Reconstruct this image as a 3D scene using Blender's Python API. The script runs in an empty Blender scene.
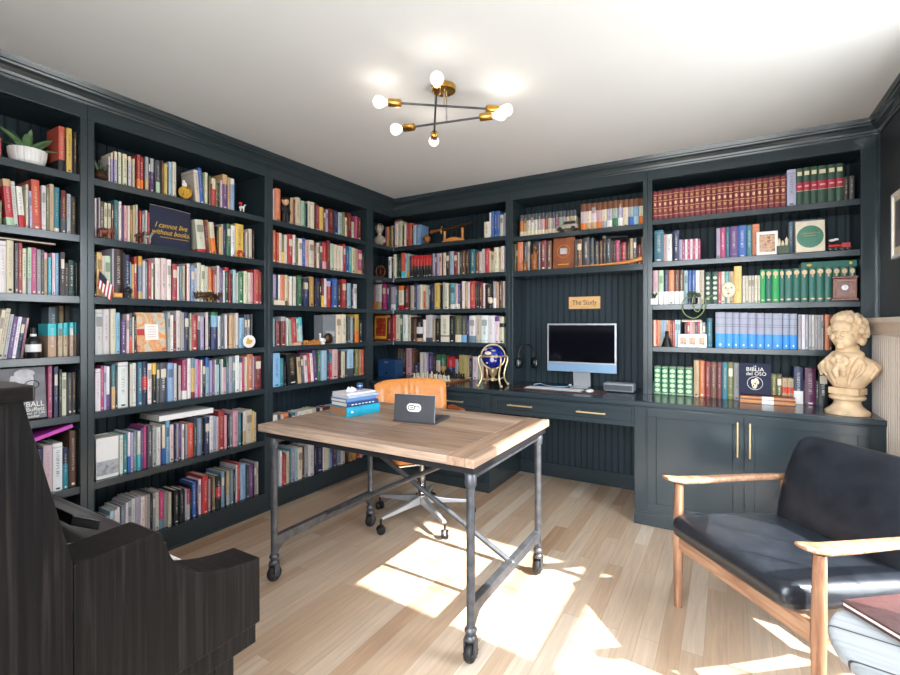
import bpy, bmesh, math, random
from mathutils import Vector, Matrix
PI = math.pi
random.seed(7)
SC = bpy.context.scene
COL = SC.collection
# ------------------------------------------------------------------ camera model (level camera, lens shift)
F, CX, HZ, H = 469.0, 450.0, 325.0, 1.27
SN, CS = math.sin(math.radians(30.57)), math.cos(math.radians(30.57))
def ray(u):
    t = (u - CX) / F
    return -SN + t * CS, CS + t * SN            # world x, y per unit depth
def on_x(u, v, X):
    a, b = ray(u); d = X / a
    return Vector((X, b * d, H + (HZ - v) * d / F))
def on_y(u, v, Y):
    a, b = ray(u); d = Y / b
    return Vector((a * d, Y, H + (HZ - v) * d / F))
def on_z(u, v, Z):
    a, b = ray(u); d = (H - Z) * F / (v - HZ)
    return Vector((a * d, b * d, Z))
# ------------------------------------------------------------------ room numbers
XL, YB, CEIL = -2.709, 3.535, 2.44              # faces of the left and the far bookcases
XW, YW, XR, YF = -3.03, 3.845, 0.745, -0.35     # the walls
CT = 0.785                                      # countertop height
SH = [2.003, 1.709, 1.411, 1.12, 0.836, 0.485, 0.123]
ST = 0.036
HEAD = 2.283
def hexc(s, a=1.0):
    s = s.lstrip('#'); c = [int(s[i:i+2], 16) / 255 for i in (0, 2, 4)]
    return tuple((x / 12.92 if x <= .04045 else ((x + .055) / 1.055) ** 2.4) for x in c) + (a,)
# ------------------------------------------------------------------ materials
def new_mat(name):
    m = bpy.data.materials.new(name); m.use_nodes = True
    nt = m.node_tree; return m, nt, nt.nodes['Principled BSDF']
def N(nt, t, **kw):
    n = nt.nodes.new(t)
    for k, v in kw.items(): setattr(n, k, v)
    return n
def mat(name, col, rough=.5, metal=0., var=.08, scale=30., bump=0., coat=0., spec=.5, emit=None, estr=0.):
    m, nt, b = new_mat(name)
    c = hexc(col) if isinstance(col, str) else col
    tc = N(nt, 'ShaderNodeTexCoord'); no = N(nt, 'ShaderNodeTexNoise'); no.inputs['Scale'].default_value = scale
    no.inputs['Detail'].default_value = 4
    nt.links.new(tc.outputs['Object'], no.inputs['Vector'])
    r = N(nt, 'ShaderNodeValToRGB')
    r.color_ramp.elements[0].position = .3; r.color_ramp.elements[1].position = .7
    r.color_ramp.elements[0].color = tuple(x * (1 - var) for x in c[:3]) + (1,)
    r.color_ramp.elements[1].color = tuple(min(1, x * (1 + var)) for x in c[:3]) + (1,)
    nt.links.new(no.outputs['Fac'], r.inputs['Fac']); nt.links.new(r.outputs['Color'], b.inputs['Base Color'])
    b.inputs['Roughness'].default_value = rough; b.inputs['Metallic'].default_value = metal
    b.inputs['Coat Weight'].default_value = coat; b.inputs['Specular IOR Level'].default_value = spec
    if bump:
        bp = N(nt, 'ShaderNodeBump'); bp.inputs['Strength'].default_value = bump; bp.inputs['Distance'].default_value = .002
        nt.links.new(no.outputs['Fac'], bp.inputs['Height']); nt.links.new(bp.outputs['Normal'], b.inputs['Normal'])
    if emit:
        b.inputs['Emission Color'].default_value = hexc(emit); b.inputs['Emission Strength'].default_value = estr
    return m
def wood(name, c1, c2, axis=0, rough=.45, scale=6., stretch=14., bump=.15, coat=0., spec=.5, third=None, e0=.32, e1=.68):
    m, nt, b = new_mat(name)
    tc = N(nt, 'ShaderNodeTexCoord'); mp = N(nt, 'ShaderNodeMapping')
    s = [scale * stretch] * 3; s[axis] = scale
    mp.inputs['Scale'].default_value = s
    nt.links.new(tc.outputs['Object'], mp.inputs['Vector'])
    no = N(nt, 'ShaderNodeTexNoise'); no.inputs['Scale'].default_value = 1; no.inputs['Detail'].default_value = 6; no.inputs['Distortion'].default_value = .6
    nt.links.new(mp.outputs['Vector'], no.inputs['Vector'])
    r = N(nt, 'ShaderNodeValToRGB'); e = r.color_ramp.elements
    e[0].position = e0; e[0].color = hexc(c1); e[1].position = e1; e[1].color = hexc(c2)
    if third: k = e.new(.5); k.color = hexc(third)
    nt.links.new(no.outputs['Fac'], r.inputs['Fac']); nt.links.new(r.outputs['Color'], b.inputs['Base Color'])
    b.inputs['Roughness'].default_value = rough; b.inputs['Coat Weight'].default_value = coat; b.inputs['Specular IOR Level'].default_value = spec
    bp = N(nt, 'ShaderNodeBump'); bp.inputs['Strength'].default_value = bump; bp.inputs['Distance'].default_value = .001
    nt.links.new(no.outputs['Fac'], bp.inputs['Height']); nt.links.new(bp.outputs['Normal'], b.inputs['Normal'])
    return m
def planks(name, cols, width, length, along='y', rough=.4, grain=.35, gapc=.55, mortar=.0012):
    """boards of WIDTH x LENGTH running along x or y, each its own tone, with grain"""
    m, nt, b = new_mat(name)
    tc = N(nt, 'ShaderNodeTexCoord'); mp = N(nt, 'ShaderNodeMapping')
    if along == 'y': mp.inputs['Rotation'].default_value = (0, 0, PI / 2)
    nt.links.new(tc.outputs['Object'], mp.inputs['Vector'])
    br = N(nt, 'ShaderNodeTexBrick'); br.offset = .37; br.offset_frequency = 2
    br.inputs['Scale'].default_value = 1; br.inputs['Brick Width'].default_value = length; br.inputs['Row Height'].default_value = width
    br.inputs['Mortar Size'].default_value = mortar; br.inputs['Mortar Smooth'].default_value = .3; br.inputs['Bias'].default_value = 0
    br.inputs['Color1'].default_value = (0, 0, 0, 1); br.inputs['Color2'].default_value = (1, 1, 1, 1); br.inputs['Mortar'].default_value = (.5, .5, .5, 1)
    nt.links.new(mp.outputs['Vector'], br.inputs['Vector'])
    r = N(nt, 'ShaderNodeValToRGB'); e = r.color_ramp.elements
    e[0].position = 0; e[0].color = hexc(cols[0]); e[1].position = 1; e[1].color = hexc(cols[-1])
    for i, c in enumerate(cols[1:-1]):
        k = e.new((i + 1) / (len(cols) - 1)); k.color = hexc(c)
    nt.links.new(br.outputs['Color'], r.inputs['Fac'])
    m2 = N(nt, 'ShaderNodeMapping'); m2.inputs['Scale'].default_value = (3.5, 60, 60)
    nt.links.new(mp.outputs['Vector'], m2.inputs['Vector'])
    no = N(nt, 'ShaderNodeTexNoise'); no.inputs['Scale'].default_value = 1; no.inputs['Detail'].default_value = 5; no.inputs['Distortion'].default_value = .8
    ad = N(nt, 'ShaderNodeVectorMath', operation='ADD')
    nt.links.new(m2.outputs['Vector'], ad.inputs[0])
    sc = N(nt, 'ShaderNodeVectorMath', operation='SCALE'); sc.inputs['Scale'].default_value = 40
    nt.links.new(br.outputs['Color'], sc.inputs[0]); nt.links.new(sc.outputs[0], ad.inputs[1])
    nt.links.new(ad.outputs[0], no.inputs['Vector'])
    mr = N(nt, 'ShaderNodeMapRange'); mr.inputs['From Min'].default_value = .3; mr.inputs['From Max'].default_value = .7
    mr.inputs['To Min'].default_value = 1 - grain; mr.inputs['To Max'].default_value = 1 + grain * .35
    nt.links.new(no.outputs['Fac'], mr.inputs['Value'])
    mx = N(nt, 'ShaderNodeMix', data_type='RGBA', blend_type='MULTIPLY'); mx.inputs['Factor'].default_value = 1
    nt.links.new(r.outputs['Color'], mx.inputs['A']); nt.links.new(mr.outputs['Result'], mx.inputs['B'])
    mo = N(nt, 'ShaderNodeMix', data_type='RGBA', blend_type='MULTIPLY'); mo.inputs['B'].default_value = (gapc, gapc * .9, gapc * .8, 1)
    nt.links.new(br.outputs['Fac'], mo.inputs['Factor']); nt.links.new(mx.outputs['Result'], mo.inputs['A'])
    nt.links.new(mo.outputs['Result'], b.inputs['Base Color'])
    b.inputs['Roughness'].default_value = rough
    bp = N(nt, 'ShaderNodeBump'); bp.inputs['Strength'].default_value = .12; bp.inputs['Distance'].default_value = .0015
    nt.links.new(no.outputs['Fac'], bp.inputs['Height']); nt.links.new(bp.outputs['Normal'], b.inputs['Normal'])
    return m
def book_material():
    m, nt, b = new_mat('book_cloth')
    a1 = N(nt, 'ShaderNodeAttribute', attribute_name='bc'); a2 = N(nt, 'ShaderNodeAttribute', attribute_name='tc')
    uv = N(nt, 'ShaderNodeUVMap'); sp = N(nt, 'ShaderNodeSeparateXYZ'); nt.links.new(uv.outputs['UV'], sp.inputs[0])
    mp = N(nt, 'ShaderNodeMapping'); mp.inputs['Scale'].default_value = (3., 330, 1); nt.links.new(uv.outputs['UV'], mp.inputs['Vector'])
    no = N(nt, 'ShaderNodeTexNoise', noise_dimensions='2D'); no.inputs['Scale'].default_value = 1; no.inputs['Detail'].default_value = 1
    nt.links.new(mp.outputs['Vector'], no.inputs['Vector'])
    gt = N(nt, 'ShaderNodeMath', operation='GREATER_THAN'); gt.inputs[1].default_value = .52; nt.links.new(no.outputs['Fac'], gt.inputs[0])
    d = N(nt, 'ShaderNodeMath', operation='SUBTRACT'); d.inputs[1].default_value = .5; nt.links.new(sp.outputs['X'], d.inputs[0])
    ab = N(nt, 'ShaderNodeMath', operation='ABSOLUTE'); nt.links.new(d.outputs[0], ab.inputs[0])
    lt = N(nt, 'ShaderNodeMath', operation='LESS_THAN'); lt.inputs[1].default_value = .17; nt.links.new(ab.outputs[0], lt.inputs[0])
    m1 = N(nt, 'ShaderNodeMath', operation='MULTIPLY'); nt.links.new(gt.outputs[0], m1.inputs[0]); nt.links.new(lt.outputs[0], m1.inputs[1])
    m2 = N(nt, 'ShaderNodeMath', operation='MULTIPLY'); nt.links.new(m1.outputs[0], m2.inputs[0]); nt.links.new(a2.outputs['Alpha'], m2.inputs[1])
    mx = N(nt, 'ShaderNodeMix', data_type='RGBA'); nt.links.new(m2.outputs[0], mx.inputs['Factor'])
    nt.links.new(a1.outputs['Color'], mx.inputs['A']); nt.links.new(a2.outputs['Color'], mx.inputs['B'])
    nt.links.new(mx.outputs['Result'], b.inputs['Base Color']); b.inputs['Roughness'].default_value = .42
    return m
M = {}
M['paint'] = mat('charcoal_blue_paint', '2d383d', .2, var=.03, scale=8, bump=.02, spec=.5)
M['paintback'] = mat('charcoal_blue_paint_matte', '27343b', .55, var=.03, scale=8, spec=.25)  # matte copy for recesses, their shade darkened into the colour
M['iron'] = mat('blackened_iron', '2e2e31', .5, .5, var=.2)  # table frame metal, shade under the top put into its colour
M['wallpaint'] = mat('dark_wall_paint', '2b3235', .5, var=.03)
M['ceiling'] = mat('ceiling_white', 'e0e2e3', .9, var=.01, scale=4)
M['floor'] = planks('pale_oak_boards', ['b28e70', 'd0b9a0', 'c2a488', 'dbc9b4', 'bb9c7f', 'd0baa2'], .078, .86, 'y', .34, .16, .72)
M['mantel'] = mat('cream_mantel_paint', 'ddd2c6', .5, var=.03)
M['brass'] = mat('brushed_brass', 'c79a4c', .28, 1., var=.1)
M['gold'] = mat('polished_gold', 'ecd3a4', .3, .75, var=.06)
M['chrome'] = mat('chrome_metal', 'c9cacb', .16, 1., var=.04)
M['steel'] = mat('aged_steel', '5a5c60', .45, .6, var=.3, scale=25, bump=.1)
M['rubber'] = mat('black_rubber', '161617', .6)
M['black'] = mat('black_plastic', '121214', .35)
M['matteblack'] = mat('black_matte', '1a191a', .6)
M['white'] = mat('white_enamel', 'ece9e6', .35, var=.02)
M['paper'] = mat('book_pages', 'd9d2c2', .85, var=.12, scale=260)
M['screen'] = mat('dark_screen_glass', '0b0c12', .08, var=.02)
M['alu'] = mat('silver_aluminium', 'c6c9cd', .3, .6, var=.03)
M['bluealu'] = mat('pale_blue_aluminium', '8fb0d0', .3, .35, var=.03)
M['book'] = book_material()
M['tabletop'] = planks('reclaimed_pine', ['866650', 'b2947c', '9c7d66', 'c0a48e', '7c5e4a'], .118, 1.6, 'x', .5, .5, .5)
M['tableend'] = planks('reclaimed_pine_end', ['a98a72', '9a7a62', 'b4977f'], .14, 1.5, 'y', .5, .4, .55)
M['ebony'] = wood('black_stained_oak', '070606', '211d1a', 2, .42, 3., 40., .5, third='0b0909', e0=.4, e1=.76, spec=.18)
M['ebonytop'] = wood('black_stained_oak_flat', '080706', '17120f', 0, .28, 3., 30., .3, third='0c0a09', spec=.35)
M['ivory'] = mat('piano_ivory', 'ece9e2', .25, var=.02)
M['oak'] = wood('oiled_walnut_frame', '7d5842', 'b38d70', 0, .42, 5, 10, .1, third='987258')
M['oakv'] = wood('oiled_walnut_leg', '75503a', 'b0886c', 2, .4, 5, 10, .1, third='946a50')
M['leather'] = mat('black_leather', '1d2127', .34, var=.35, scale=16, bump=.3, spec=.55)
M['tan'] = mat('cognac_leather', 'cf8440', .34, var=.12, scale=40, bump=.2)
M['tanarm'] = mat('brown_leather', '8f4a24', .4, var=.12, scale=40, bump=.2)
M['burgundy'] = mat('burgundy_leather', '4a2b29', .5, var=.25, scale=70, bump=.4)
M['greywood'] = planks('grey_washed_slats', ['979a9c', 'a3a6a8', '8d9092'], .13, 2., 'x', .5, .2, .1, .004)
M['stone'] = mat('warm_plaster', 'dcc09c', .75, var=.2, scale=18, bump=.5)
M['wood'] = wood('warm_brown_wood', '6a3a1c', 'a8682f', 0, .4, 9, 8, .1)
M['orangewood'] = wood('honey_wood', 'b06a30', 'dc9850', 0, .4, 9, 8, .1)
M['darkwood'] = wood('mahogany', '4e1f14', '7e3a22', 2, .35, 9, 8, .1)
M['navy'] = mat('navy_lacquer', '1f3f66', .4)
M['bluelapis'] = mat('lapis_blue', '10217e', .18, var=.5, scale=45, coat=.3)
M['bronze'] = mat('dark_bronze', '4a3524', .4, .6, var=.4, scale=60, bump=.3)
M['green'] = mat('leaf_green', '5f7f55', .45, var=.3, scale=20)
M['ovalgreen'] = mat('oval_green_print', '3f7a66', .45)
M['leafdark'] = mat('leaf_dark_green', '33482f', .5, var=.3, scale=20)
M['vine'] = mat('vine_stem', '7d8f5c', .5)
M['red'] = mat('red_paint', 'b3241f', .4)
M['pink'] = mat('skin_paint', 'd8a98c', .5)
M['grey'] = mat('grey_plastic', '85888e', .45)
M['darkgrey'] = mat('graphite_lid', '45464a', .5, .2)
M['pewter'] = mat('pewter', 'a59f95', .35, .8, var=.2)
M['signwood'] = wood('pale_sign_wood', 'd3a062', 'e8bd82', 0, .5, 9, 8, .1)
M['cream'] = mat('cream_paint', 'e3d6bd', .5)
M['fabricnavy'] = mat('navy_canvas', '262a40', .85, var=.15, scale=200, bump=.3)
M['text_gold'] = mat('gold_ink', 'd9a93a', .5)
M['text_white'] = mat('white_ink', 'ece8e0', .5)
M['text_dark'] = mat('dark_ink', '3c2a18', .6)
M['portrait'] = mat('grey_photo_print', '5d5a60', .4, var=.35, scale=14)
M['portraitlight'] = mat('pale_grey_photo_print', 'b9b6ba', .4, var=.2, scale=30)
def painted(name, stops, scale=7, dist=2.):
    m, nt, b = new_mat(name)
    tc = N(nt, 'ShaderNodeTexCoord'); no = N(nt, 'ShaderNodeTexNoise'); no.inputs['Scale'].default_value = scale; no.inputs['Distortion'].default_value = dist
    nt.links.new(tc.outputs['Object'], no.inputs['Vector']); r = N(nt, 'ShaderNodeValToRGB'); e = r.color_ramp.elements
    e[0].position = stops[0][0]; e[0].color = hexc(stops[0][1]); e[1].position = stops[-1][0]; e[1].color = hexc(stops[-1][1])
    for p, c in stops[1:-1]: k = e.new(p); k.color = hexc(c)
    nt.links.new(no.outputs['Fac'], r.inputs['Fac']); nt.links.new(r.outputs['Color'], b.inputs['Base Color']); b.inputs['Roughness'].default_value = .45
    return m
M['painting'] = painted('painted_cover', [(.3, '7fa7c9'), (.42, 'd9c29a'), (.5, 'e08a46'), (.58, 'c8b48c'), (.68, 'c84a33')], 9)
M['brownhide'] = painted('tooled_brown_hide', [(.3, '5a2c18'), (.5, '8a4a28'), (.7, 'a8602f')], 6, .5)
M['redgilt'] = painted('red_gilt_panel', [(.35, '8c1f18'), (.55, 'a83420'), (.65, 'c8872c')], 12, .4)
M['seascape'] = painted('grey_seascape', [(.3, '77797f'), (.5, 'b5b7bb'), (.7, '8d8f95')], 25, 1.)
M['cardart'] = painted('card_art', [(.35, '7a4a3a'), (.5, 'd8b48a'), (.65, 'b88a92')], 60, 1.)
def glass_mat():
    m, nt, b = new_mat('window_glass'); nt.nodes.remove(b)
    t = N(nt, 'ShaderNodeBsdfTransparent'); g = N(nt, 'ShaderNodeBsdfGlossy'); g.inputs['Roughness'].default_value = .02
    mx = N(nt, 'ShaderNodeMixShader'); mx.inputs[0].default_value = .06
    nt.links.new(t.outputs[0], mx.inputs[1]); nt.links.new(g.outputs[0], mx.inputs[2]); nt.links.new(mx.outputs[0], nt.nodes['Material Output'].inputs[0])
    return m
M['glass'] = glass_mat()
m_, nt_, b_ = new_mat('glowing_bulb'); nt_.nodes.remove(b_)
e_ = N(nt_, 'ShaderNodeEmission'); e_.inputs['Color'].default_value = (1, .87, .72, 1); e_.inputs['Strength'].default_value = 75
nt_.links.new(e_.outputs[0], nt_.nodes['Material Output'].inputs[0]); M['filament'] = m_
m_, nt_, b_ = new_mat('bulb_glass'); nt_.nodes.remove(b_)
t_ = N(nt_, 'ShaderNodeBsdfTransparent'); g_ = N(nt_, 'ShaderNodeEmission'); g_.inputs['Color'].default_value = (1, .93, .84, 1); g_.inputs['Strength'].default_value = 2.2
x_ = N(nt_, 'ShaderNodeMixShader'); x_.inputs[0].default_value = .42; nt_.links.new(t_.outputs[0], x_.inputs[1]); nt_.links.new(g_.outputs[0], x_.inputs[2]); nt_.links.new(x_.outputs[0], nt_.nodes['Material Output'].inputs[0]); M['bulb'] = m_
# ------------------------------------------------------------------ mesh builder
class MB:
    def __init__(s): s.v = []; s.f = []; s.mi = []; s.xf = Matrix.Identity(4)
    def add(s, vs, fs, mi=0):
        o = len(s.v); s.v += [s.xf @ Vector(p) for p in vs]
        s.f += [tuple(i + o for i in f) for f in fs]; s.mi += [mi] * len(fs); return s
    def box(s, x0, x1, y0, y1, z0, z1, mi=0):
        x0, x1 = sorted((x0, x1)); y0, y1 = sorted((y0, y1)); z0, z1 = sorted((z0, z1))
        return s.add([(x0,y0,z0),(x1,y0,z0),(x1,y1,z0),(x0,y1,z0),(x0,y0,z1),(x1,y0,z1),(x1,y1,z1),(x0,y1,z1)],
                     [(0,3,2,1),(4,5,6,7),(0,1,5,4),(1,2,6,5),(2,3,7,6),(3,0,4,7)], mi)
    def prism(s, poly, a0, a1, axis='z', mi=0):
        """poly: 2-D points; axis x -> (y,z), y -> (x,z), z -> (x,y)"""
        n = len(poly)
        def P(p, a): return (a, p[0], p[1]) if axis == 'x' else ((p[0], a, p[1]) if axis == 'y' else (p[0], p[1], a))
        vs = [P(p, a0) for p in poly] + [P(p, a1) for p in poly]
        area = sum(poly[i][0] * poly[(i+1) % n][1] - poly[(i+1) % n][0] * poly[i][1] for i in range(n))
        flip = (area > 0) != (axis == 'y')
        fs = [tuple(range(n - 1, -1, -1)), tuple(range(n, 2 * n))] + [(i, (i+1) % n, (i+1) % n + n, i + n) for i in range(n)]
        if (a1 < a0) == flip: fs = [tuple(reversed(f)) for f in fs]
        return s.add(vs, fs, mi)
    def tube(s, pts, r, n=10, mi=0, closed=False):
        pts = [Vector(p) for p in pts]; k = len(pts)
        rs = r if isinstance(r, (list, tuple)) else [r] * k
        vs, fs, up = [], [], None
        for i, p in enumerate(pts):
            a = pts[(i - 1) % k] if (closed or i) else p; b = pts[(i + 1) % k] if (closed or i < k - 1) else p
            t = (b - a).normalized()
            if up is None: up = t.orthogonal().normalized()
            up = (up - t * up.dot(t)); up = up.normalized() if up.length > 1e-6 else t.orthogonal().normalized()
            w = t.cross(up)
            vs += [p + (up * math.cos(2*PI*j/n) + w * math.sin(2*PI*j/n)) * rs[i] for j in range(n)]
        for i in range(k if closed else k - 1):
            q = (i + 1) % k
            fs += [(i*n+j, i*n+(j+1) % n, q*n+(j+1) % n, q*n+j) for j in range(n)]
        if not closed: fs += [tuple(range(n-1, -1, -1)), tuple((k-1)*n + j for j in range(n))]
        return s.add(vs, fs, mi)
    def lathe(s, prof, c=(0,0,0), n=24, mi=0, axis='z'):
        vs, fs = [], []
        for r, z in prof:
            for j in range(n):
                x, y = r * math.cos(2*PI*j/n), r * math.sin(2*PI*j/n)
                p = (x, y, z) if axis == 'z' else ((z, x, y) if axis == 'x' else (y, z, x))
                vs.append((p[0]+c[0], p[1]+c[1], p[2]+c[2]))
        k = len(prof)
        for i in range(k - 1): fs += [(i*n+j, i*n+(j+1) % n, (i+1)*n+(j+1) % n, (i+1)*n+j) for j in range(n)]
        fs += [tuple(range(n-1, -1, -1)), tuple((k-1)*n + j for j in range(n))]
        return s.add(vs, fs, mi)
    def ball(s, c, r, n=16, m=10, mi=0, rot=None):
        r = r if isinstance(r, (list, tuple)) else (r, r, r)
        vs, fs = [], []
        R = rot or Matrix.Identity(3)
        vs.append(R @ Vector((0,0,-r[2])))
        for i in range(1, m):
            a = -PI/2 + PI*i/m
            for j in range(n): vs.append(R @ Vector((r[0]*math.cos(a)*math.cos(2*PI*j/n), r[1]*math.cos(a)*math.sin(2*PI*j/n), r[2]*math.sin(a))))
        vs.append(R @ Vector((0,0,r[2])))
        fs += [(0, 1+(j+1) % n, 1+j) for j in range(n)]
        for i in range(m-2): fs += [(1+i*n+j, 1+i*n+(j+1) % n, 1+(i+1)*n+(j+1) % n, 1+(i+1)*n+j) for j in range(n)]
        L = len(vs)-1; b = 1+(m-2)*n
        fs += [(b+j, b+(j+1) % n, L) for j in range(n)]
        return s.add([v + Vector(c) for v in vs], fs, mi)
    def build(s, name, m, parent=None, smooth=False, bevel=0., seg=2, sub=0, loc=(0,0,0)):
        me = bpy.data.meshes.new(name); me.from_pydata([tuple(v) for v in s.v], [], s.f)
        for k in (m if isinstance(m, (list, tuple)) else [m]): me.materials.append(M[k] if isinstance(k, str) else k)
        me.polygons.foreach_set('material_index', s.mi)
        bm = bmesh.new(); bm.from_mesh(me); bmesh.ops.recalc_face_normals(bm, faces=bm.faces); bm.to_mesh(me); bm.free()
        if smooth: me.polygons.foreach_set('use_smooth', [True] * len(me.polygons))
        o = bpy.data.objects.new(name, me); COL.objects.link(o); o.location = loc
        if parent: o.parent = parent
        if bevel:
            b = o.modifiers.new('edge', 'BEVEL'); b.width = bevel; b.segments = seg; b.limit_method = 'ANGLE'; b.angle_limit = math.radians(40)
            b.harden_normals = False
        if sub:
            q = o.modifiers.new('round', 'SUBSURF'); q.levels = sub; q.render_levels = sub
        if smooth and not sub:
            try: me.shade_auto_smooth = True
            except Exception: pass
            e = o.modifiers.new('split', 'EDGE_SPLIT'); e.split_angle = math.radians(42)
        return o
def box(x0, x1, y0, y1, z0, z1): return MB().box(x0, x1, y0, y1, z0, z1)
def tag(o, label, cat, group=None, kind=None):
    if label: o['label'] = label
    if cat: o['category'] = cat
    if group: o['group'] = group
    if kind: o['kind'] = kind
    return o
def thing(name, label, cat, loc=(0,0,0), rotz=0., group=None):
    o = bpy.data.objects.new(name, None); COL.objects.link(o); o.empty_display_size = .05
    o.location = loc; o.rotation_euler = (0, 0, rotz)
    return tag(o, label, cat, group)
def struct(o): o['kind'] = 'structure'; return o
def copy_tree(o, parent=None):
    c = o.copy(); COL.objects.link(c); c.parent = parent
    for ch in list(o.children): copy_tree(ch, c)
    return c
def text_obj(name, s, size, m, parent, loc, rot=(PI/2, 0, 0), align='CENTER', depth=.0006, shear=0., sx=1.):
    cu = bpy.data.curves.new(name, 'FONT'); cu.body = s; cu.size = size; cu.align_x = align; cu.align_y = 'CENTER'; cu.extrude = depth; cu.shear = shear
    cu.resolution_u = 3
    t = bpy.data.objects.new(name + '_tmp', cu); COL.objects.link(t)
    bpy.context.view_layer.update()
    me = bpy.data.meshes.new_from_object(t.evaluated_get(bpy.context.evaluated_depsgraph_get()))
    bpy.data.objects.remove(t)
    me.materials.clear(); me.materials.append(M[m])
    o = bpy.data.objects.new(name, me); COL.objects.link(o); o.parent = parent; o.location = loc; o.rotation_euler = rot; o.scale = (sx, 1, 1)
    return o
SKY, SUN, EXPO = 23., 24., -.06
# ================================================================== the room
struct(box(XW-.1, XR+.1, YF-.1, YW+.1, -.06, 0).build('floor', 'floor'))
struct(box(XW-.1, XR+.1, YF-.1, YW+.1, CEIL, CEIL+.06).build('ceiling', 'ceiling'))
struct(box(XW-.1, XW, YF-.1, YW+.1, 0, CEIL).build('wall_left', 'wallpaint'))
struct(box(XW, XR, YW, YW+.1, 0, CEIL).build('wall_back', 'wallpaint'))
W1 = (1.56, 2.40, .28, 2.31)      # right window: y0 y1 z0 z1
W2 = (-1.0, .66, .5, 2.25)         # added front window for fill light: x0 x1 z0 z1
w = MB(); w.box(XR, XR+.1, YF-.1, W1[0], 0, CEIL).box(XR, XR+.1, W1[1], YW+.1, 0, CEIL).box(XR, XR+.1, W1[0], W1[1], 0, W1[2]).box(XR, XR+.1, W1[0], W1[1], W1[3], CEIL)
struct(w.build('wall_right', 'wallpaint'))
w = MB(); w.box(XW, W2[0], YF-.1, YF, 0, CEIL).box(W2[1], XR, YF-.1, YF, 0, CEIL).box(W2[0], W2[1], YF-.1, YF, 0, W2[2]).box(W2[0], W2[1], YF-.1, YF, W2[3], CEIL)
struct(w.build('wall_front', 'ceiling'))
# windows
r = thing('window_1', None, None, (XR, 0, 0)); struct(r)
f = MB(); t = .03
f.box(.02, .06, W1[0], W1[0]+t, W1[2], W1[3]).box(.02, .06, W1[1]-t, W1[1], W1[2], W1[3]).box(.02, .06, W1[0], W1[1], W1[2], W1[2]+t).box(.02, .06, W1[0], W1[1], W1[3]-t, W1[3])
f.box(.015, .06, W1[0], W1[1], 1.245, 1.295)
for k in (1, 2, 3):
    y = W1[0] + (W1[1]-W1[0]) * k / 4; f.box(.03, .045, y-.004, y+.004, W1[2], W1[3])
f.build('window_frame', 'white', r); box(.036, .039, W1[0], W1[1], W1[2], W1[3]).build('window_pane', 'glass', r)
r = thing('fill_window', None, None, (0, YF, 0)); struct(r)  # unseen, added behind the camera to let in fill light
f = MB(); f.box(W2[0], W2[0]+t, -.06, -.02, W2[2], W2[3]).box(W2[1]-t, W2[1], -.06, -.02, W2[2], W2[3]).box(W2[0], W2[1], -.06, -.02, W2[2], W2[2]+t).box(W2[0], W2[1], -.06, -.02, W2[3]-t, W2[3])
f.box(W2[0], W2[1], -.06, -.02, 1.3, 1.35).build('window_frame', 'white', r); box(W2[0], W2[1], -.039, -.036, W2[2], W2[3]).build('window_pane', 'glass', r)
# crown mouldings (the trim under the ceiling)
CP = [(0, 2.352), (.007, 2.352), (.009, 2.362), (.014, 2.366), (.017, 2.378), (.028, 2.394), (.04, 2.404), (.043, 2.413), (.049, 2.416), (.052, 2.428), (.056, CEIL), (0, CEIL)]
o = MB().prism([(XL + a, b) for a, b in CP], YF, YB, 'y').build('trim_1', 'paint'); struct(o)
o = MB().prism([(YB - a, b) for a, b in CP], XL, XR, 'x').build('trim_2', 'paint'); struct(o)
o = MB().prism([(XR - a, b) for a, b in CP], YF, YB, 'y').build('trim_3', 'paint'); struct(o)
struct(box(XR-.015, XR, YF, 1.5, 0, .12).build('baseboard_right', 'paint'))
struct(box(XR-.012, XR-.001, 3.505, YB, CT+.002, 2.35).build('trim_4', 'paint'))
def beadboard(a0, a1, z0, z1, base, axis, sgn, pitch=.048):
    """grooved board: runs along a0..a1; BASE the surface, grooves 4 mm deep; axis 'x' runs along x facing -y"""
    pts = []; a = a0
    while a < a1 - .012:
        b = min(a + pitch, a1); pts += [(a, 0), (b - .013, 0), (b - .011, .0035), (b - .009, .0035), (b - .007, -.002), (b - .004, -.002), (b - .002, .0035)]; a = b
    pts += [(a1, 0), (a1, .012), (a0, .012)]
    P = [(p, base + sgn * q) if axis == 'x' else (base + sgn * q, p) for p, q in pts]
    m = MB(); n = len(P); top = [(x, y, z1) for x, y in P]; bot = [(x, y, z0) for x, y in P]
    m.add(bot + top, [(i, (i+1) % n, (i+1) % n + n, i + n) for i in range(n)])
    return m
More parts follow.
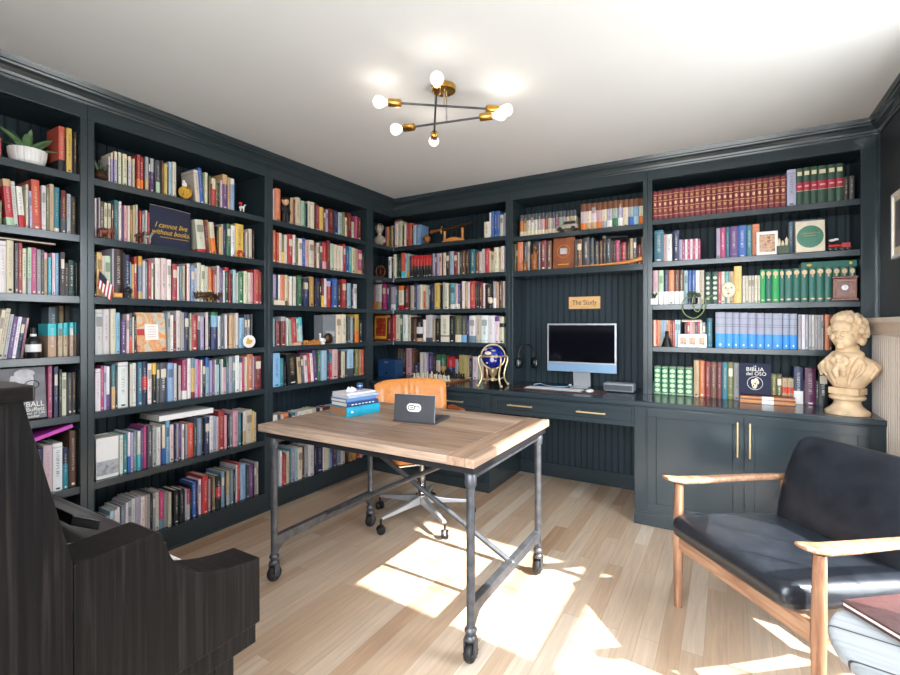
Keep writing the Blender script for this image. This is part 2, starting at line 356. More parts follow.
# ------------------------------------------------------------------ left bookcases
def left_case(y0, y1, o0, o1, label):
    """unit y0..y1 with an opening o0..o1"""
    t = thing('bookcase', label, 'bookcase', (XL, (y0+y1)/2, 0), 0, 'built-in bookcases of the left wall')
    c = (y0+y1)/2
    g = .0006
    for a, b in ((y0+g, o0), (o1, y1-g)):
        box(-.022, 0, a-c, b-c, .123, HEAD).build('stile', 'paint', t, bevel=.0015)
        s0, s1 = (a, min(a+.02, b)) if a < c and b <= c else (max(b-.02, a), b)
        if a < c: s0, s1 = b-.02, b
        else: s0, s1 = a, a+.02
        box(XW+.003-XL, -.022, s0-c, s1-c, .123, HEAD+.1).build('side_panel', 'paint', t)
    box(-.022, 0, y0+g-c, y1-g-c, HEAD, CEIL-.001).build('top_rail', 'paint', t, bevel=.0015)
    m = MB(); m.box(XW+.003-XL, 0, y0+g-c, y1-g-c, .0005, .123); m.prism([(0, .0005), (.012, .0005), (.010, .012), (.004, .016), (0, .016)], y0+g-c, y1-g-c, 'y')
    m.build('base', 'paint', t, bevel=.0015)
    beadboard(o0-c, o1-c, .123, HEAD+.1, XW+.016-XL, 'y', -1).build('back_panel', 'paintback', t)
    for z in SH[:6]:
        box(XW+.018-XL, -.003, o0-c, o1-c, z-ST, z).build('shelf', 'paint', t, bevel=.002)
    box(XW+.018-XL, -.022, o0-c, o1-c, HEAD, HEAD+.02).build('top_panel', 'paintback', t)
    return t
left_case(.02, 1.08, .05, 1.050, 'dark charcoal built-in bookcase beside the black piano, with a potted plant on top shelf')
left_case(1.08, 2.14, 1.109, 2.1075, 'dark charcoal built-in bookcase in the middle of the left wall, with the navy pouch')
left_case(2.14, 3.245, 2.1745, 3.157, 'dark charcoal built-in bookcase behind the wooden table, next to the corner shelves')
# ------------------------------------------------------------------ far wall: corner, computer and bust bays
def frame_rect(m, x0, x1, z0, z1, y, d=.02): m.box(x0, x1, y, y+d, z0, z1)
t = thing('corner_bookcase', 'dark charcoal corner bookcase standing on the counter above the chess set', 'bookcase', (XL, YB, 0))
box(-1.56-XL, -1.5285-XL, 0, .022, CT, HEAD).build('stile', 'paint', t, bevel=.0015)
box(-1.56-XL, -1.54-XL, .022, YW-.003-YB, CT, HEAD+.1).build('side_panel', 'paint', t)
m = MB(); m.box(0, -1.5285-XL, 0, .022, HEAD, CEIL-.001).box(-.022, 0, 3.2455-YB, .022, HEAD, CEIL-.001); m.build('top_rail', 'paint', t)
beadboard(XW+.003-XL, -1.56-XL, CT, HEAD+.1, YW-.016-YB, 'x', 1).build('back_panel', 'paintback', t)
beadboard(3.2455-YB, YW-.016-YB, CT, HEAD+.1, XW+.016-XL, 'y', -1).build('side_board', 'paintback', t)
arc = [(.012 - .015 * math.cos(a), -.012 + .015 * math.sin(a)) for a in [k * PI / 2 / 6 for k in range(7)]]
for z in SH[:4]:
    poly = [(XW+.018-XL, 3.2455-YB), (-.003, 3.2455-YB)] + arc + [(-1.56-XL, .003), (-1.56-XL, YW-.018-YB), (XW+.018-XL, YW-.018-YB)]
    MB().prism(poly, z-ST, z).build('shelf', 'paint', t, bevel=.002)
m = MB(); m.prism([(XW+.018-XL, 3.2455-YB), (-.022, 3.2455-YB), (-.022, .022), (-1.56-XL, .022), (-1.56-XL, YW-.018-YB), (XW+.018-XL, YW-.018-YB)], HEAD, HEAD+.02); m.build('top_panel', 'paintback', t)
def far_case(x0, x1, o0, o1, shelves, label, thick=ST):
    t = thing('bookcase', label, 'bookcase', ((x0+x1)/2, YB, CT)); c = (x0+x1)/2; g = .0006
    for a, b, s0, s1 in ((x0+g, o0, o0-.02, o0), (o1, x1-g, o1, o1+.02)):
        box(a-c, b-c, 0, .022, 0, HEAD-CT).build('stile', 'paint', t, bevel=.0015)
        box(s0-c, s1-c, .022, YW-.003-YB, 0, HEAD-CT+.1).build('side_panel', 'paint', t)
    box(x0+g-c, x1-g-c, 0, .022, HEAD-CT, CEIL-.001-CT).build('top_rail', 'paint', t, bevel=.0015)
    beadboard(o0-c, o1-c, 0, HEAD-CT+.1, YW-.016-YB, 'x', 1).build('back_panel', 'paintback', t)
    for z, k in shelves: box(o0-c, o1-c, .003, YW-.018-YB, z-k-CT, z-CT).build('shelf', 'paint', t, bevel=.002)
    box(o0-c, o1-c, .022, YW-.018-YB, HEAD-CT, HEAD-CT+.02).build('top_panel', 'paintback', t)
    return t
far_case(-1.5285, -.4797, -1.496, -.5096, [(1.985, ST), (1.705, .045)], 'dark charcoal bookcase with open niche around the computer')
far_case(-.4797, XR-.001, -.4496, .664, [(z, ST) for z in SH[:4]], 'dark charcoal bookcase above the two-door cabinet, with the red encyclopedia row')
# countertop
m = MB().prism([(-2.7, 3.18), (.70, 3.18), (.70, 3.842), (XW+.003, 3.842), (XW+.003, 3.2465), (-2.7, 3.2465)], CT-.031, CT-.0005)
tag(m.build('countertop', 'paint', None, bevel=.004), 'long dark charcoal countertop running under the far wall shelves', 'countertop')
YC = 3.203; CB = CT-.0315
def shaker(parent, name, x0, x1, z0, z1, rail=.05, y=0.):
    m = MB(); m.box(x0, x1, y-.018, y-.002, z0, z0+rail).box(x0, x1, y-.018, y-.002, z1-rail, z1).box(x0, x0+rail, y-.018, y-.002, z0+rail, z1-rail).box(x1-rail, x1, y-.018, y-.002, z0+rail, z1-rail)
    m.box(x0+rail, x1-rail, y-.010, y-.002, z0+rail, z1-rail)
    return m.build(name, 'paint', parent, bevel=.0015)
def bar_handle(parent, p0, p1, r=.0055, off=.03):
    m = MB(); a, b = Vector(p0), Vector(p1); d = (b-a).normalized()
    m.tube([a - d*.015, b + d*.015], r, 10)
    for q in (a, b): m.tube([q, q + Vector((0, off, 0))], r*.85, 8)
    o = m.build('handle', 'gold', parent, smooth=True); o['label'] = 'pale gold bar handle'; return o
def carcass(t, x0, x1, c, front=True):
    m = MB(); m.box(x0-c, x1-c, 0, YW-.003-YC, .001, CB); m.box(x0-c, x1-c, -.012, 0, .001, .075); m.box(x0-c-.0, x1-c, -.006, 0, .075, .085)
    return m.build('carcass', 'paint', t, bevel=.0015)
# right cabinet
c = .1; t = thing('base_cabinet', 'dark charcoal two-door cabinet with gold handles under the stone bust', 'cabinet', (c, YC, 0)); carcass(t, -.5135, .70, c)
d = shaker(t, 'door', -.432-c, .0795-c, .095, .742); bar_handle(d, (.052-c, -.048, .525), (.052-c, -.048, .695))
d = shaker(t, 'door', .0865-c, .638-c, .095, .742); bar_handle(d, (.112-c, -.048, .525), (.112-c, -.048, .695))
# left pedestal
c = -2.1; t = thing('base_cabinet', 'dark charcoal cabinet under the chess set, partly behind the tan chair', 'cabinet', (c, YC, 0)); carcass(t, -2.693, -1.545, c)
for a, b in ((-2.64, -2.12), (-2.105, -1.585)):
    d = shaker(t, 'drawer', a-c, b-c, .61, .742, .032); bar_handle(d, ((a+b)/2-.08-c, -.048, .676), ((a+b)/2+.08-c, -.048, .676))
    d = shaker(t, 'door', a-c, b-c, .095, .60); bar_handle(d, (b-.03-c, -.048, .40), (b-.03-c, -.048, .55))
# knee space with drawer
c = -1.03; t = thing('desk_drawer_unit', 'wide charcoal desk drawer with two gold handles below the computer', 'drawer unit', (c, YC, 0))
box(-1.5440-c, -.5145-c, 0, .5, .615, CB-.0003).build('frame', 'paint', t)
d = shaker(t, 'drawer', -1.508-c, -.53-c, .617, .742, .032)
bar_handle(d, (-1.365-c, -.048, .687), (-1.205-c, -.048, .687)); bar_handle(d, (-.862-c, -.048, .687), (-.70-c, -.048, .687))
beadboard(-1.5445-c, -.514-c, .115, .615, YW-.016-YC, 'x', 1).build('back_panel', 'paintback', t)
box(-1.5445-c, -.514-c, YW-.032-YC, YW-.004-YC, .001, .115).build('kick_board', 'paint', t, bevel=.002)
# ------------------------------------------------------------------ mantel and picture on the right wall
t = thing('fireplace_mantel', 'cream fluted fireplace mantel against the dark right wall beside the bust', 'mantel', (XR, 3.05, 0))
pts = [(.45, -.002), (.45, -.04), (.435, -.04)]; y = .43
while y > -.42:
    pts += [(y, -.032), (y-.006, -.040), (y-.024, -.040), (y-.03, -.032)]; y -= .036
pts += [(-.435, -.04), (-.45, -.04), (-.45, -.002)]
n = len(pts); m = MB(); m.add([(b, a, z) for z in (.001, 1.215) for a, b in pts], [(i, (i+1) % n, (i+1) % n+n, i+n) for i in range(n)] + [tuple(range(n)), tuple(range(n, 2*n))]); m.build('pilaster', 'mantel', t)
m = MB().prism([(-.002, 1.215), (-.046, 1.215), (-.05, 1.225), (-.047, 1.232), (-.052, 1.25), (-.064, 1.272), (-.075, 1.28), (-.08, 1.285), (-.08, 1.308), (-.002, 1.308)], -.47, .46, 'y'); m.build('mantel_shelf', 'mantel', t, bevel=.002)
t = thing('framed_picture', 'white framed black and white picture on the dark wall above the mantel', 'picture', (XR, 3.09, 1.77))
m = MB(); m.box(-.022, -.001, -.13, -.115, -.165, .165).box(-.022, -.001, .115, .13, -.165, .165).box(-.022, -.001, -.115, .115, -.165, -.15).box(-.022, -.001, -.115, .115, .15, .165); m.build('frame', 'white', t, bevel=.002)
box(-.014, -.002, -.115, .115, -.15, .15).build('mat_board', 'cream', t); box(-.0155, -.0141, -.085, .085, -.11, .12).build('print', 'portrait', t)
# ================================================================== books
PAL = {'wh': ('e9e5e1', 'white'), 'cr': ('e6d9bb', 'cream'), 'iv': ('dccfb4', 'ivory'), 'gy': ('a7a8ad', 'grey'), 'dg': ('4b4f57', 'slate grey'), 'bk': ('1d1d22', 'black'),
 'br': ('74452b', 'brown'), 'db': ('40291c', 'dark brown'), 'or': ('ea7a30', 'orange'), 'ro': ('d94a2c', 'vermilion'), 'rd': ('c3242c', 'red'), 'dr': ('7c1d22', 'dark red'),
 'mg': ('c92f74', 'magenta'), 'pk': ('e3a3ac', 'pink'), 'lp': ('ead3d3', 'pale pink'), 'pu': ('6b4188', 'purple'), 'lv': ('b5acd0', 'lavender'), 'nv': ('27305c', 'navy'),
 'bl': ('2e62b0', 'blue'), 'lb': ('7fb4dc', 'light blue'), 'sb': ('a8cede', 'sky blue'), 'te': ('1f7c8f', 'teal'), 'tq': ('45bcc6', 'turquoise'), 'gr': ('2f7049', 'green'), 'dgn': ('1f4433', 'dark green'),
 'lg': ('b2cfae', 'pale green'), 'ol': ('7c7c4a', 'olive'), 'ye': ('e9bb45', 'yellow'), 'ta': ('c8a478', 'tan'), 'go': ('ca9232', 'ochre'), 'sg': ('6f8798', 'steel blue'), 'pm': ('64164a', 'plum')}
GOLD, CREAM = 'dcb78c', 'e2d3ae'
SPECIAL = {
 'E': ('79222a', 'maroon gold-banded', [('b', .15, .166, GOLD), ('b', .405, .421, GOLD), ('b', .655, .671, GOLD), ('b', .865, .881, GOLD), ('o', .25, .75, .485, .60, GOLD), ('t', .24, .76, .27, .36, 'b5804f'), ('t', .24, .76, .72, .81, 'b5804f')]),
 'G': ('2c4c3b', 'dark green red-labelled', [('b', .40, .61, 'b02048'), ('b', .37, .385, GOLD), ('r', .15, .85, .79, .9, CREAM), ('t', .2, .8, .48, .52, GOLD)]),
 'H': ('0f6456', 'teal green leaf-stamped', [('o', .12, .88, .80, .95, GOLD), ('r', .4, .6, .73, .82, GOLD), ('o', .2, .8, .06, .11, GOLD)]),
 'K': ('17a052', 'bright green leaf-stamped', [('o', .12, .88, .80, .95, GOLD), ('r', .4, .6, .73, .82, GOLD), ('o', .2, .8, .05, .10, GOLD)]),
 'N': ('2f7a5a', 'green gold-damask', [('b', .04, .06, 'c9c79a')] + [('o', .1 + .0 * k, .9, .10 + .17 * k, .235 + .17 * k, 'b9d0a4') for k in range(5)] + [('b', .96, .975, 'c9c79a')]),
 'B': ('9a9db1', 'blue-footed grey', [('b', 0, .40, '2f8fe0'), ('b', .60, .612, '6b6d80'), ('b', .66, .672, '6b6d80'), ('b', .84, .852, '75778a'), ('o', .38, .62, .06, .12, 'dfe8f4')]),
 'D': ('24463a', 'dark green patterned', [('o', .15, .85, .12 + .16 * k, .22 + .16 * k, 'b7c2a8') for k in range(5)])}
BAY = {'A': 'left-wall bay beside the piano', 'B': 'middle bay of left wall', 'C': 'left-wall bay behind the table', 'D': 'corner bay', 'E': 'bay over the computer', 'F': 'bay over the bust'}
SHN = ['top shelf', 'second shelf', 'third shelf', 'fourth shelf', 'fifth shelf', 'sixth shelf', 'bottom shelf']
ORD = 'first second third fourth fifth sixth seventh eighth ninth tenth eleventh twelfth thirteenth fourteenth fifteenth sixteenth seventeenth eighteenth nineteenth twentieth'.split() + ['twenty-' + w for w in 'first second third fourth fifth sixth seventh eighth ninth'.split()]
E1A = ' '.join('44%s270^dg27_cr26' % c for c in 'or ta iv cr lp gy pk ro iv gy mg lg gy cr ta iv'.split())
E1B = ' '.join('66%s' % c for c in 'lp330^br28_or30 cr330^br28_ta30 lp330^br28_ta30 pk330^br28_or30 iv330^br28_gy30 lv330^br28_wh30 lg330^br28_gr36 lv330^br28_wh36 cr330^br28_iv36 gy330^br28_bl36 lb330^br28_sb36 cr330^br28_or36'.split())
ENC = ' '.join('%dE%d' % (round(42 + k * .32), 224 + k) for k in range(24))
ROWS = [  # bay, shelf number, origin px, zoom, start, books (some bk and nv are dark slabs for shaded gaps), extra setback
 ('A',0,0,9,-20,'34rd170',0), ('A',0,0,9,528,'56ro385_bk25 14bk300 52ye385 12bk300 52db370',0),
 ('A',1,0,9,-40,'30ta300 28ol210 90rd400^ta15_lg18~5 50wh390~4 75wh350_rd30~3 24iv380 26lv330~2 88ro430~1 46wh390 26ol380 44ta410 50te390_iv10 16bk300 45dr370_dg35 40gy345 60db330',0),
 ('A',2,0,9.64,-70,'60wh470 72wh480 72iv490 12bk440 34dg465 38rd470 40iv420 50lg430_gy35 46mg430 44gy415 30dg410 30ta390^pk15 38tq350 8bk330 32lp390 34lb390 8bk350 50db400 34bk300 60dgn330 40bk310',0),
 ('A',3,0,9.64,-60,'54cr480~-6 60iv490~-6 52gy430~-7 56pu400~-8 50wh400~-8 56nv385~-8 30pk385~-8',0), ('A',3,0,9.64,462,'84ta320^tq37 12bk150 48ta320^tq37 6bk100 44ta320^tq37 10bk100 44ta320^tq37 10bk150 42ta320^tq37',0),
 ('A',3,0,9.64,470,'90sg460 14bk400 60ta470 55bk460',14),
 ('A',4,0,9.64,465,'40mg500 18sg490 40nv480 35bk450 44iv410 10bk380 46dg400 76db400',0),
 ('A',5,15,8.44,60,'50wh380 45lb380 40sb380 40nv380 82lp400 86wh400 46nv350_te60 10bk330 66br470',0),
 ('A',6,15,8.44,60,'60bk350 60dg350 60bk360 60nv350 60br360 60bk340 50dg340',0),
 ('B',0,92,10,165,'20lp250 25lv290^cr20 15pu290 30lv310^cr25 10pu290 30cr310 12ol290 45iv310^cr20 12nv260 28wh300^cr20 10bk250 26cr280^cr20 12bk250 45rd330_or30 30rd320_or30 14bk330 38gy330_ta35 18bk320 34pu330^gy40 22dg310 40dg320_lg35 14bk330 18br330 42ye300 8bk280 36sb330 6gy320 38iv340',0),
 ('B',0,178,10,150,'60iv310~6 52bl340~3 8bk200 26cr310 12bk250 20ol290 50rd270^iv20 22ol250 18bk240 26lp270 52pu330^ta28 30ta310 38lb310^wh18',0),
 ('B',1,92,10,27,'20lp380 16bk370 22gy390 35br360 32cr350 8bk300 32cr350 22br340 10bk300 36te390 36lp380 14pu340 14bk330 24pk350 36iv350 22go320 26ta360 26cr370 10bk300 26rd320 10bk300 22gy290 10bk280 18wh330 24rd310',0),
 ('B',1,178,10,165,'100iv310_rd10~7 40dr300~7 20go320~6 60cr300_or50~3 22bk270 26ye270 20iv300 26nv290 50gr310 42wh300 85ye320 10bk250 30lp250 10bk250 34cr290 24db280',0),
 ('B',2,92,10,25,'22bk400 56ye430 22lp400 62lg400 14wh390 20gy490 90db490 18bk440 52nv420 12lb350 30ye330 26rd400 14ol350 42sg410^go22_ta18 30wh370 20sg360 36rd380 24cr350 14bk340 56lp400 60lp400 48wh390 10bk300 50rd350 16wh330 34sg340 28iv340',0),
 ('B',2,178,10,74,'14dr350 32lp360 46lb340 24wh320 40iv370 40cr350 35iv340 35or330_ye35 26ro310 16wh260 34lp350 30pu330 22wh310 40dgn340^rd10 20rd290 20bk280 32sb320 20lp290 56gr300 35iv310 32cr300 28pk300 62rd330 58dr310',0),
 ('B',3,92,10,30,'80wh450 65wh450 65cr450 42lb410 14bk350 42pu330 38lp390 28dg400_ro40 18iv360 24bk380',0), ('B',3,92,10,757,'28gy390 30wh360 26dr300 46wh400 14iv390',0),
 ('B',3,178,10,41,'20gy380 48nv380 26cr370 60rd350 30iv340_dg60 36lv330 14bk320 28lp370 20bk330 76lb370^gr9_nv60 28wh330 32dg340 34wh340 18br320 40ta330 26iv330 28iv350 58lb300 28dg330 28gy330^dg35 28dg330',0),
 ('B',4,92,10,32,'58lp420 28mg440 27lv440 33wh430_pu35 17bk430 40te440_ta50 23bk430 104wh450 18dg430 20iv420 42wh430 18nv430 44te430 52nv430=rd35-65 42lp400 46bk400^ye28 34dg390 70dg390 65lb380 36wh370 14bk350',0),
 ('B',4,178,10,3,'28lp340 58mg390_wh22 4bk300 36wh400 40ye400^sg25_dr15 30lv380 20mg370 25wh370 32bk360 32sb380^bl25 35lv350 16pu350 20lp350 34sb350^dgn15 10bk300 26wh350 34pk340^bk22 26te350^gr25 34lv360 30sg350 40wh360 28wh340^dg15 20mg330 30iv340 58or380 14lv330 70dr330',0),
 ('B',5,92,10,276,'36wh390 42te390 32wh400_bl40 28lv390 32sg390 42wh390_tq40 30pu410 28mg420 60dg420 38gy400 44wh380 12pu370 32cr390_bl40 46lb430 40lp370 28nv370 20gy370 26pu360',0),
 ('B',5,178,10,32,'32wh350 10bk320 22gy340 58ro340 36dg340 50sg370 15bk350 60nv360 35wh360 30lv350 25lp340 58rd390 26pk330 28bk340 28sg330 58pk350 30te320 16bk320 32lp330_ta40 60iv330 22ye310 20iv290',0),
 ('B',6,92,10,45,'70lv330 25bk330 42gy330 40sb360 28lp360 30wh370 14bk370 36sg370 32wh390 34gy390 36wh400 48lv400 50lp390 28iv390 24gy390 22bk390 30gy390 36wh380 50mg370_sg25 30gy350 46iv340',0),
 ('B',6,178,10,-40,'50bk330 55bk320 24gy310 32mg300_gy50 18bk320 42bl350 24nv350 28lp350 72rd380 22gy320 20dr320 28ol330 58bk330=rd35-65 34lb350 16bk340 36ta340_gy30 36sg340 20bk330 20lp370 28rd380 54lb350 34dg330 40pu320 14dr320 22gy320 16cr320',0),
 ('C',0,268,8.571,42,'14lp260 52or270 70. 12bk220 28ta215 16dr210 44cr235 36lg215 12gr200 14nv200 26cr225 32cr225 16db225 24rd210 36ye200 18br190 22lv190 50dr200 36nv195 34sb190 26ol200 18cr160 38dr200 22cr140 28mg190 30dr185',0),
 ('C',1,268,8.571,42,'24or265 28ro250 24cr250 22ol240_ye40 26cr240 6bk230 40rd250 24wh250 22ol230 36lp225 26bl235 26pk225 48iv225 20br210 26cr210 26dg220 36rd220_pk30 32dr240 30lg220 30iv215 30iv210 20lp210 20rd230 30bl215 24tq215 26cr210 26ta205 36mg200_ta15 50db170',0),
 ('C',2,268,8.571,42,'30lv250 16nv250 18wh250 36or250 28cr250 12ta200 26wh240 8gy220 26iv240 8bk200 40gr250 10bk200 46nv230=ol60-85 8bk210 38go245 16bk200 38nv235 10bk200 24dr235_ye40 22wh235 36rd215^lv20 10bk200 46bl240 30db220 46rd235 8bk200 32sb205 22nv200 30wh200',0),
 ('C',3,268,8.571,42,'16sb240 44dr215 8bk200 42dr250^gy15 22wh240 24lg225~2 48rd235~4 20lg225~4 34sb235^tq30~3',0), ('C',3,268,8.571,583,'42cr245 44cr245 12bk200 24dg225 24gy220 14bk210 36ye240_or40 30bk190',0),
 ('C',4,268,8.571,42,'62lb285 30te235 20bk200 90bk260~5 36ta225~5 24dg240~5 34lp230~5 28rd240~4 26lp240~4 34pu265~2 24gr260 54sb255 18nv250 28rd220^te35 48pk250 10dr230 20db230 32iv220 18dg220 54sb230_dg30 14bk200 28ol225 26go220 20ro215',0),
 ('C',5,268,8.571,42,'40wh185 26dg175 22lp175 46or175 14bk150 44te165 22lv155 28wh160 96cr160 34iv160 32nv150 22wh145 36dr145 30dg145 40wh140 30bk140 40gy140 30nv130 30rd130 40dg120',0),
 ('C',6,268,8.571,42,'40bk300 16gy300 24wh300 36rd260 24iv270 16te280 32lv290 26sb285 40cr265 14br260 32gy270 52wh265 22bk250 54nv240 24lp225 32cr200 22lb210 42pu215 34sg200 36lp200 30db190 36go190 30go190 28rd185 26pk185 30db170',0),
 ('D',0,370,12.5,190,'16bl255 24or260 18ol260 18ol260 24ta265 12bk240 50lp310^pk8 48iv310 24dgn260 24cr270 44rd280 34ro280 14bk250 40sb245 60lb245',0),
 ('D',0,436,12.5,603,'66cr195 20wh300 38bl310 38bl310 36bl310 44cr260 26lv280',0),
 ('D',1,370,12.5,232,'34wh265 26db250 36cr290 36dgn290 26bk280 46ro300_tq28 20sb290 38lg290_go30 16nv260 38bk260^rd50 37bk260^rd50 37bk260^rd50 37bk260^rd50 37bk260^rd50 37bk260^rd50 37bk260^rd50 12bk240 30lv270 22dr270 32lv270 30pk270',0),
 ('D',1,436,12.5,73,'10br260 44cr275 46db280 52sb285 44dr275 26iv270 32dgn270 40br290 52db290 70te295 10br250 36br265 36iv260 42lp290 56rd290 18cr260 40ta250 56cr300 22ta290 50wh310',0),
 ('D',2,370,12.5,38,'36pk330_or35 74wh340_ta33 8bk300 48mg320 12bk300 26nv310 20dg300 60lv280_wh25 14te290 22bk280 66cr290^or18_rd20 12bk280 54dr290 10bk270 54iv290 28nv320 34lv295 40cr300 38ro295^iv25 26cr290 24gy280 12bk280 52nv300 60ye315 20bk290',0),
 ('D',2,436,12.5,66,'10bk280 30wh320 52iv310 20br290 62tq310_wh18 32pk300_wh20 28bl290_cr20 16bk270 44lp330 36ta310 28wh320 64rd330 26db310 24bk300 42dr300 36lp300 10bk280 70db290 10bk280 48gy320_wh38 32ta310 46br320 28cr320',0),
 ('D',3,370,12.5,216,'62dr290 36rd320 66cr335 30gr330 56wh330 46cr320 28bk300 36br280 86bk275=wh35-65_ta15 30wh270 90wh330_dg15 36ta280 66bk290',0),
 ('D',3,436,12.5,60,'106cr335=dr20-24 72bk330 80ol330_cr28 68dg330_lb28 32nv320 72lp335_sg25 76cr340 84wh340 82wh340 62lp330^pu18 58cr330=bk60-75',0),
 ('D',4,370,12.5,345,'34br320 34dg320 38db320 70pk330 30br320 68nv150 40cr290 44wh290 28lv290 56pu290 34bk280',16),
 ('D',4,436,10.714,0,'46iv235^gr25 64go235^gr50 8bk200 84nv225^rd50 36gy200 10bk200 86ye250 24ta240 30bk220 60lp240 60cr230 56dr220',16),
 ('E',0,508,12.5,150,E1A,4), ('E',0,575,12.5,72,E1B,4),
 ('E',1,508,12.5,56,'50ol330 14bk300 70or370 8bk300 50dg345 26iv350 12bk300 96bk345 22gy340 78dr350 8bk300 54br345',0), ('E',1,575,12.5,4,'22dg340 64br340 8bk300 84dg355 10bk300 46dg345 14bk250 44dg300 8bk250 42br310 46db320 56dg325 28db300 30db300 54mg300 24bk250 56rd270 16bk230 30db270 44ta310 40dg310 14bk230 46dr230 48br320',0),
 ('F',0,648,8.18,36,ENC,0), ('F',0,755,8.18,262,'76lv285 56G290 60G290 60G295 78G295 70G295 64G295 44db190 46dg190',0),
 ('F',1,648,8.18,52,'76te250 22pk215 48wh215 8bk150 50nv240 26lv165 22mg165 20wh165 22mg165 20lp165 22mg165 20lp165 22mg165',0), ('F',1,648,8.18,560,'32lv240 42mg245 36te245 66pu245 70bl250 48te250 60or255',3),
 ('F',1,755,8.18,275,'44sg270 62sg275 62sg280 60sg280 50sg280',12),
 ('F',2,648,8.18,38,'50pk270_wh38 40lg270_wh38 42nv270_wh38 46or270_wh38 40br270_wh38 38br270_wh38 34sb265 30bl265 32bl265 34wh265 36iv265 8bk200 46D250 8bk200 54D250 24rd250 30cr250 32tq250 42ta250 64ye290 6bk200 24cr215 24iv215 25cr215 24iv215 24cr215 24iv215',0),
 ('F',2,755,8.18,34,'52K260 55H260 58K260 44H260 68H260 62H265 65H265 65H265 66H270 68H270 64H270 64H270 60H270',0),
 ('F',3,648,8.18,28,'20ro215 16cr215 16ro215 18or215 16ta215 18lb215 16lv215 18cr215 18or215 18dr215 20ro215 22sb220 22sb220',0), ('F',3,648,8.18,300,'22dr200 20ro205 24pk205 18ta205 22dg205 20mg205 20cr205 24gy205 10bk180 46te240',0),
 ('F',3,648,8.18,552,'80B290 62B290 54B290 70B290 62B290',0), ('F',3,745,8.18,32,'62B290 66B290 66B290 82B290 58B290 62B290 8bk250 30gy285 26wh285 26gy285 28gy285 24wh285 26gy285 26gy285 20gy285 8bk200 40or290 20br290',0),
 ('F',4,645,8.18,40,'26N225 10bk100 54N230 6bk100 54N230 6bk100 58N232 6bk100 62N235 6bk100 62N238 10bk100 44ta300 46or300 46dr295 50br295 46dr295 46te300 48ol300 48gy300',0),
 ('F',4,735,8.18,296,'46ol230 44ol230 44ta205=ro40-65 52ta205=ro40-65 78nv300_wh35 10bk200 94pm300 20bk200 80bk290',0)]
import re
def lum(c): return .3*c[0] + .6*c[1] + .1*c[2]
def jit(c, k=.07):
    g = lum(c); sat = random.uniform(.72, .92) if k > .05 else .95; val = random.choice([1., .95, .85, .72]) if k > .05 else 1.
    return tuple(max(0, min(1, (g + (x - g) * sat) * val * (1 + random.uniform(-k, k)))) for x in c[:3]) + (1,)
def book_mesh(w, h, d, base, bands, patches, text, round_spine, hi):
    """book in its own frame: spine faces -y at y=0, x across 0..w, z up; returns (verts, faces, mat, colour, textcolour, uv)"""
    V, Fc, MI, BC, TC, UV = [], [], [], [], [], []
    nt = (0, 0, 0, 0)
    def quad(p, mi, c, t=nt, uv=None):
        o = len(V); V.extend(p); Fc.append(tuple(range(o, o + len(p)))); MI.append(mi); BC.append(c); TC.append(t); UV.append(uv or [(9, 0)] * len(p))
    th = min(.0028, w * .18); k = 5 if round_spine else 1
    bul = min(.004, w * .12) if round_spine else 0
    xs = [w * i / k for i in range(k + 1)]
    ys = [-(bul * math.sin(PI * i / k)) for i in range(k + 1)] if round_spine else [0, 0]
    # vertical cuts
    cuts = sorted({0., 1.} | {b[0] for b in bands} | {b[1] for b in bands} | ({.28, .86} if text else set()))
    cuts = [c for c in cuts if 0 <= c <= 1]
    for a, b in zip(cuts, cuts[1:]):
        mid = (a + b) / 2; c = base
        for z0, z1, cc in bands:
            if z0 <= mid <= z1: c = cc
        t = text if text and .28 <= mid <= .86 else nt
        for i in range(k):
            u0, u1 = xs[i] / w, xs[i+1] / w
            quad([(xs[i], ys[i], a*h), (xs[i+1], ys[i+1], a*h), (xs[i+1], ys[i+1], b*h), (xs[i], ys[i], b*h)], 0, c, t, [(u0, a*h), (u1, a*h), (u1, b*h), (u0, b*h)])
        for s, x in ((0, 0.), (1, w)):      # boards
            quad([(x, 0, a*h), (x, d, a*h), (x, d, b*h), (x, 0, b*h)], 0, c)
            if hi: 
                xi = th if s == 0 else w - th
                if b == cuts[-1]: quad([(x, 0, h), (x, d, h), (xi, d, h), (xi, 0, h)], 0, c)
    topc = base if not bands else next((cc for z0, z1, cc in bands if z1 >= .999), base)
    quad([(xs[i], ys[i], h) for i in range(k + 1)] + [(w, .006, h), (0, .006, h)], 0, topc)
    pg = .004 if hi else 0.
    pc = (1, 1, 1, 1)
    quad([(th, .004, h - pg), (w - th, .004, h - pg), (w - th, d - .003, h - pg), (th, d - .003, h - pg)], 1, pc)
    quad([(th, d - .003, 0), (w - th, d - .003, 0), (w - th, d - .003, h - pg), (th, d - .003, h - pg)], 1, pc)
    if hi:
        for x in (th, w - th): quad([(x, 0, h - pg), (x, d, h - pg), (x, d, h), (x, 0, h)], 0, base)
    quad([(0, 0, 0), (w, 0, 0), (w, d, 0), (0, d, 0)], 0, base)
    for kind, u0, u1, v0, v1, c in patches:
        y = -bul - .0006
        if kind == 'r': p = [(u0*w, y, v0*h), (u1*w, y, v0*h), (u1*w, y, v1*h), (u0*w, y, v1*h)]
        else:
            cx, cz, rx, rz = (u0+u1)/2*w, (v0+v1)/2*h, (u1-u0)/2*w, (v1-v0)/2*h
            p = [(cx + rx*math.cos(2*PI*j/12), y, cz + rz*math.sin(2*PI*j/12)) for j in range(12)]
        quad(p, 0, c)
    return V, Fc, MI, BC, TC, UV
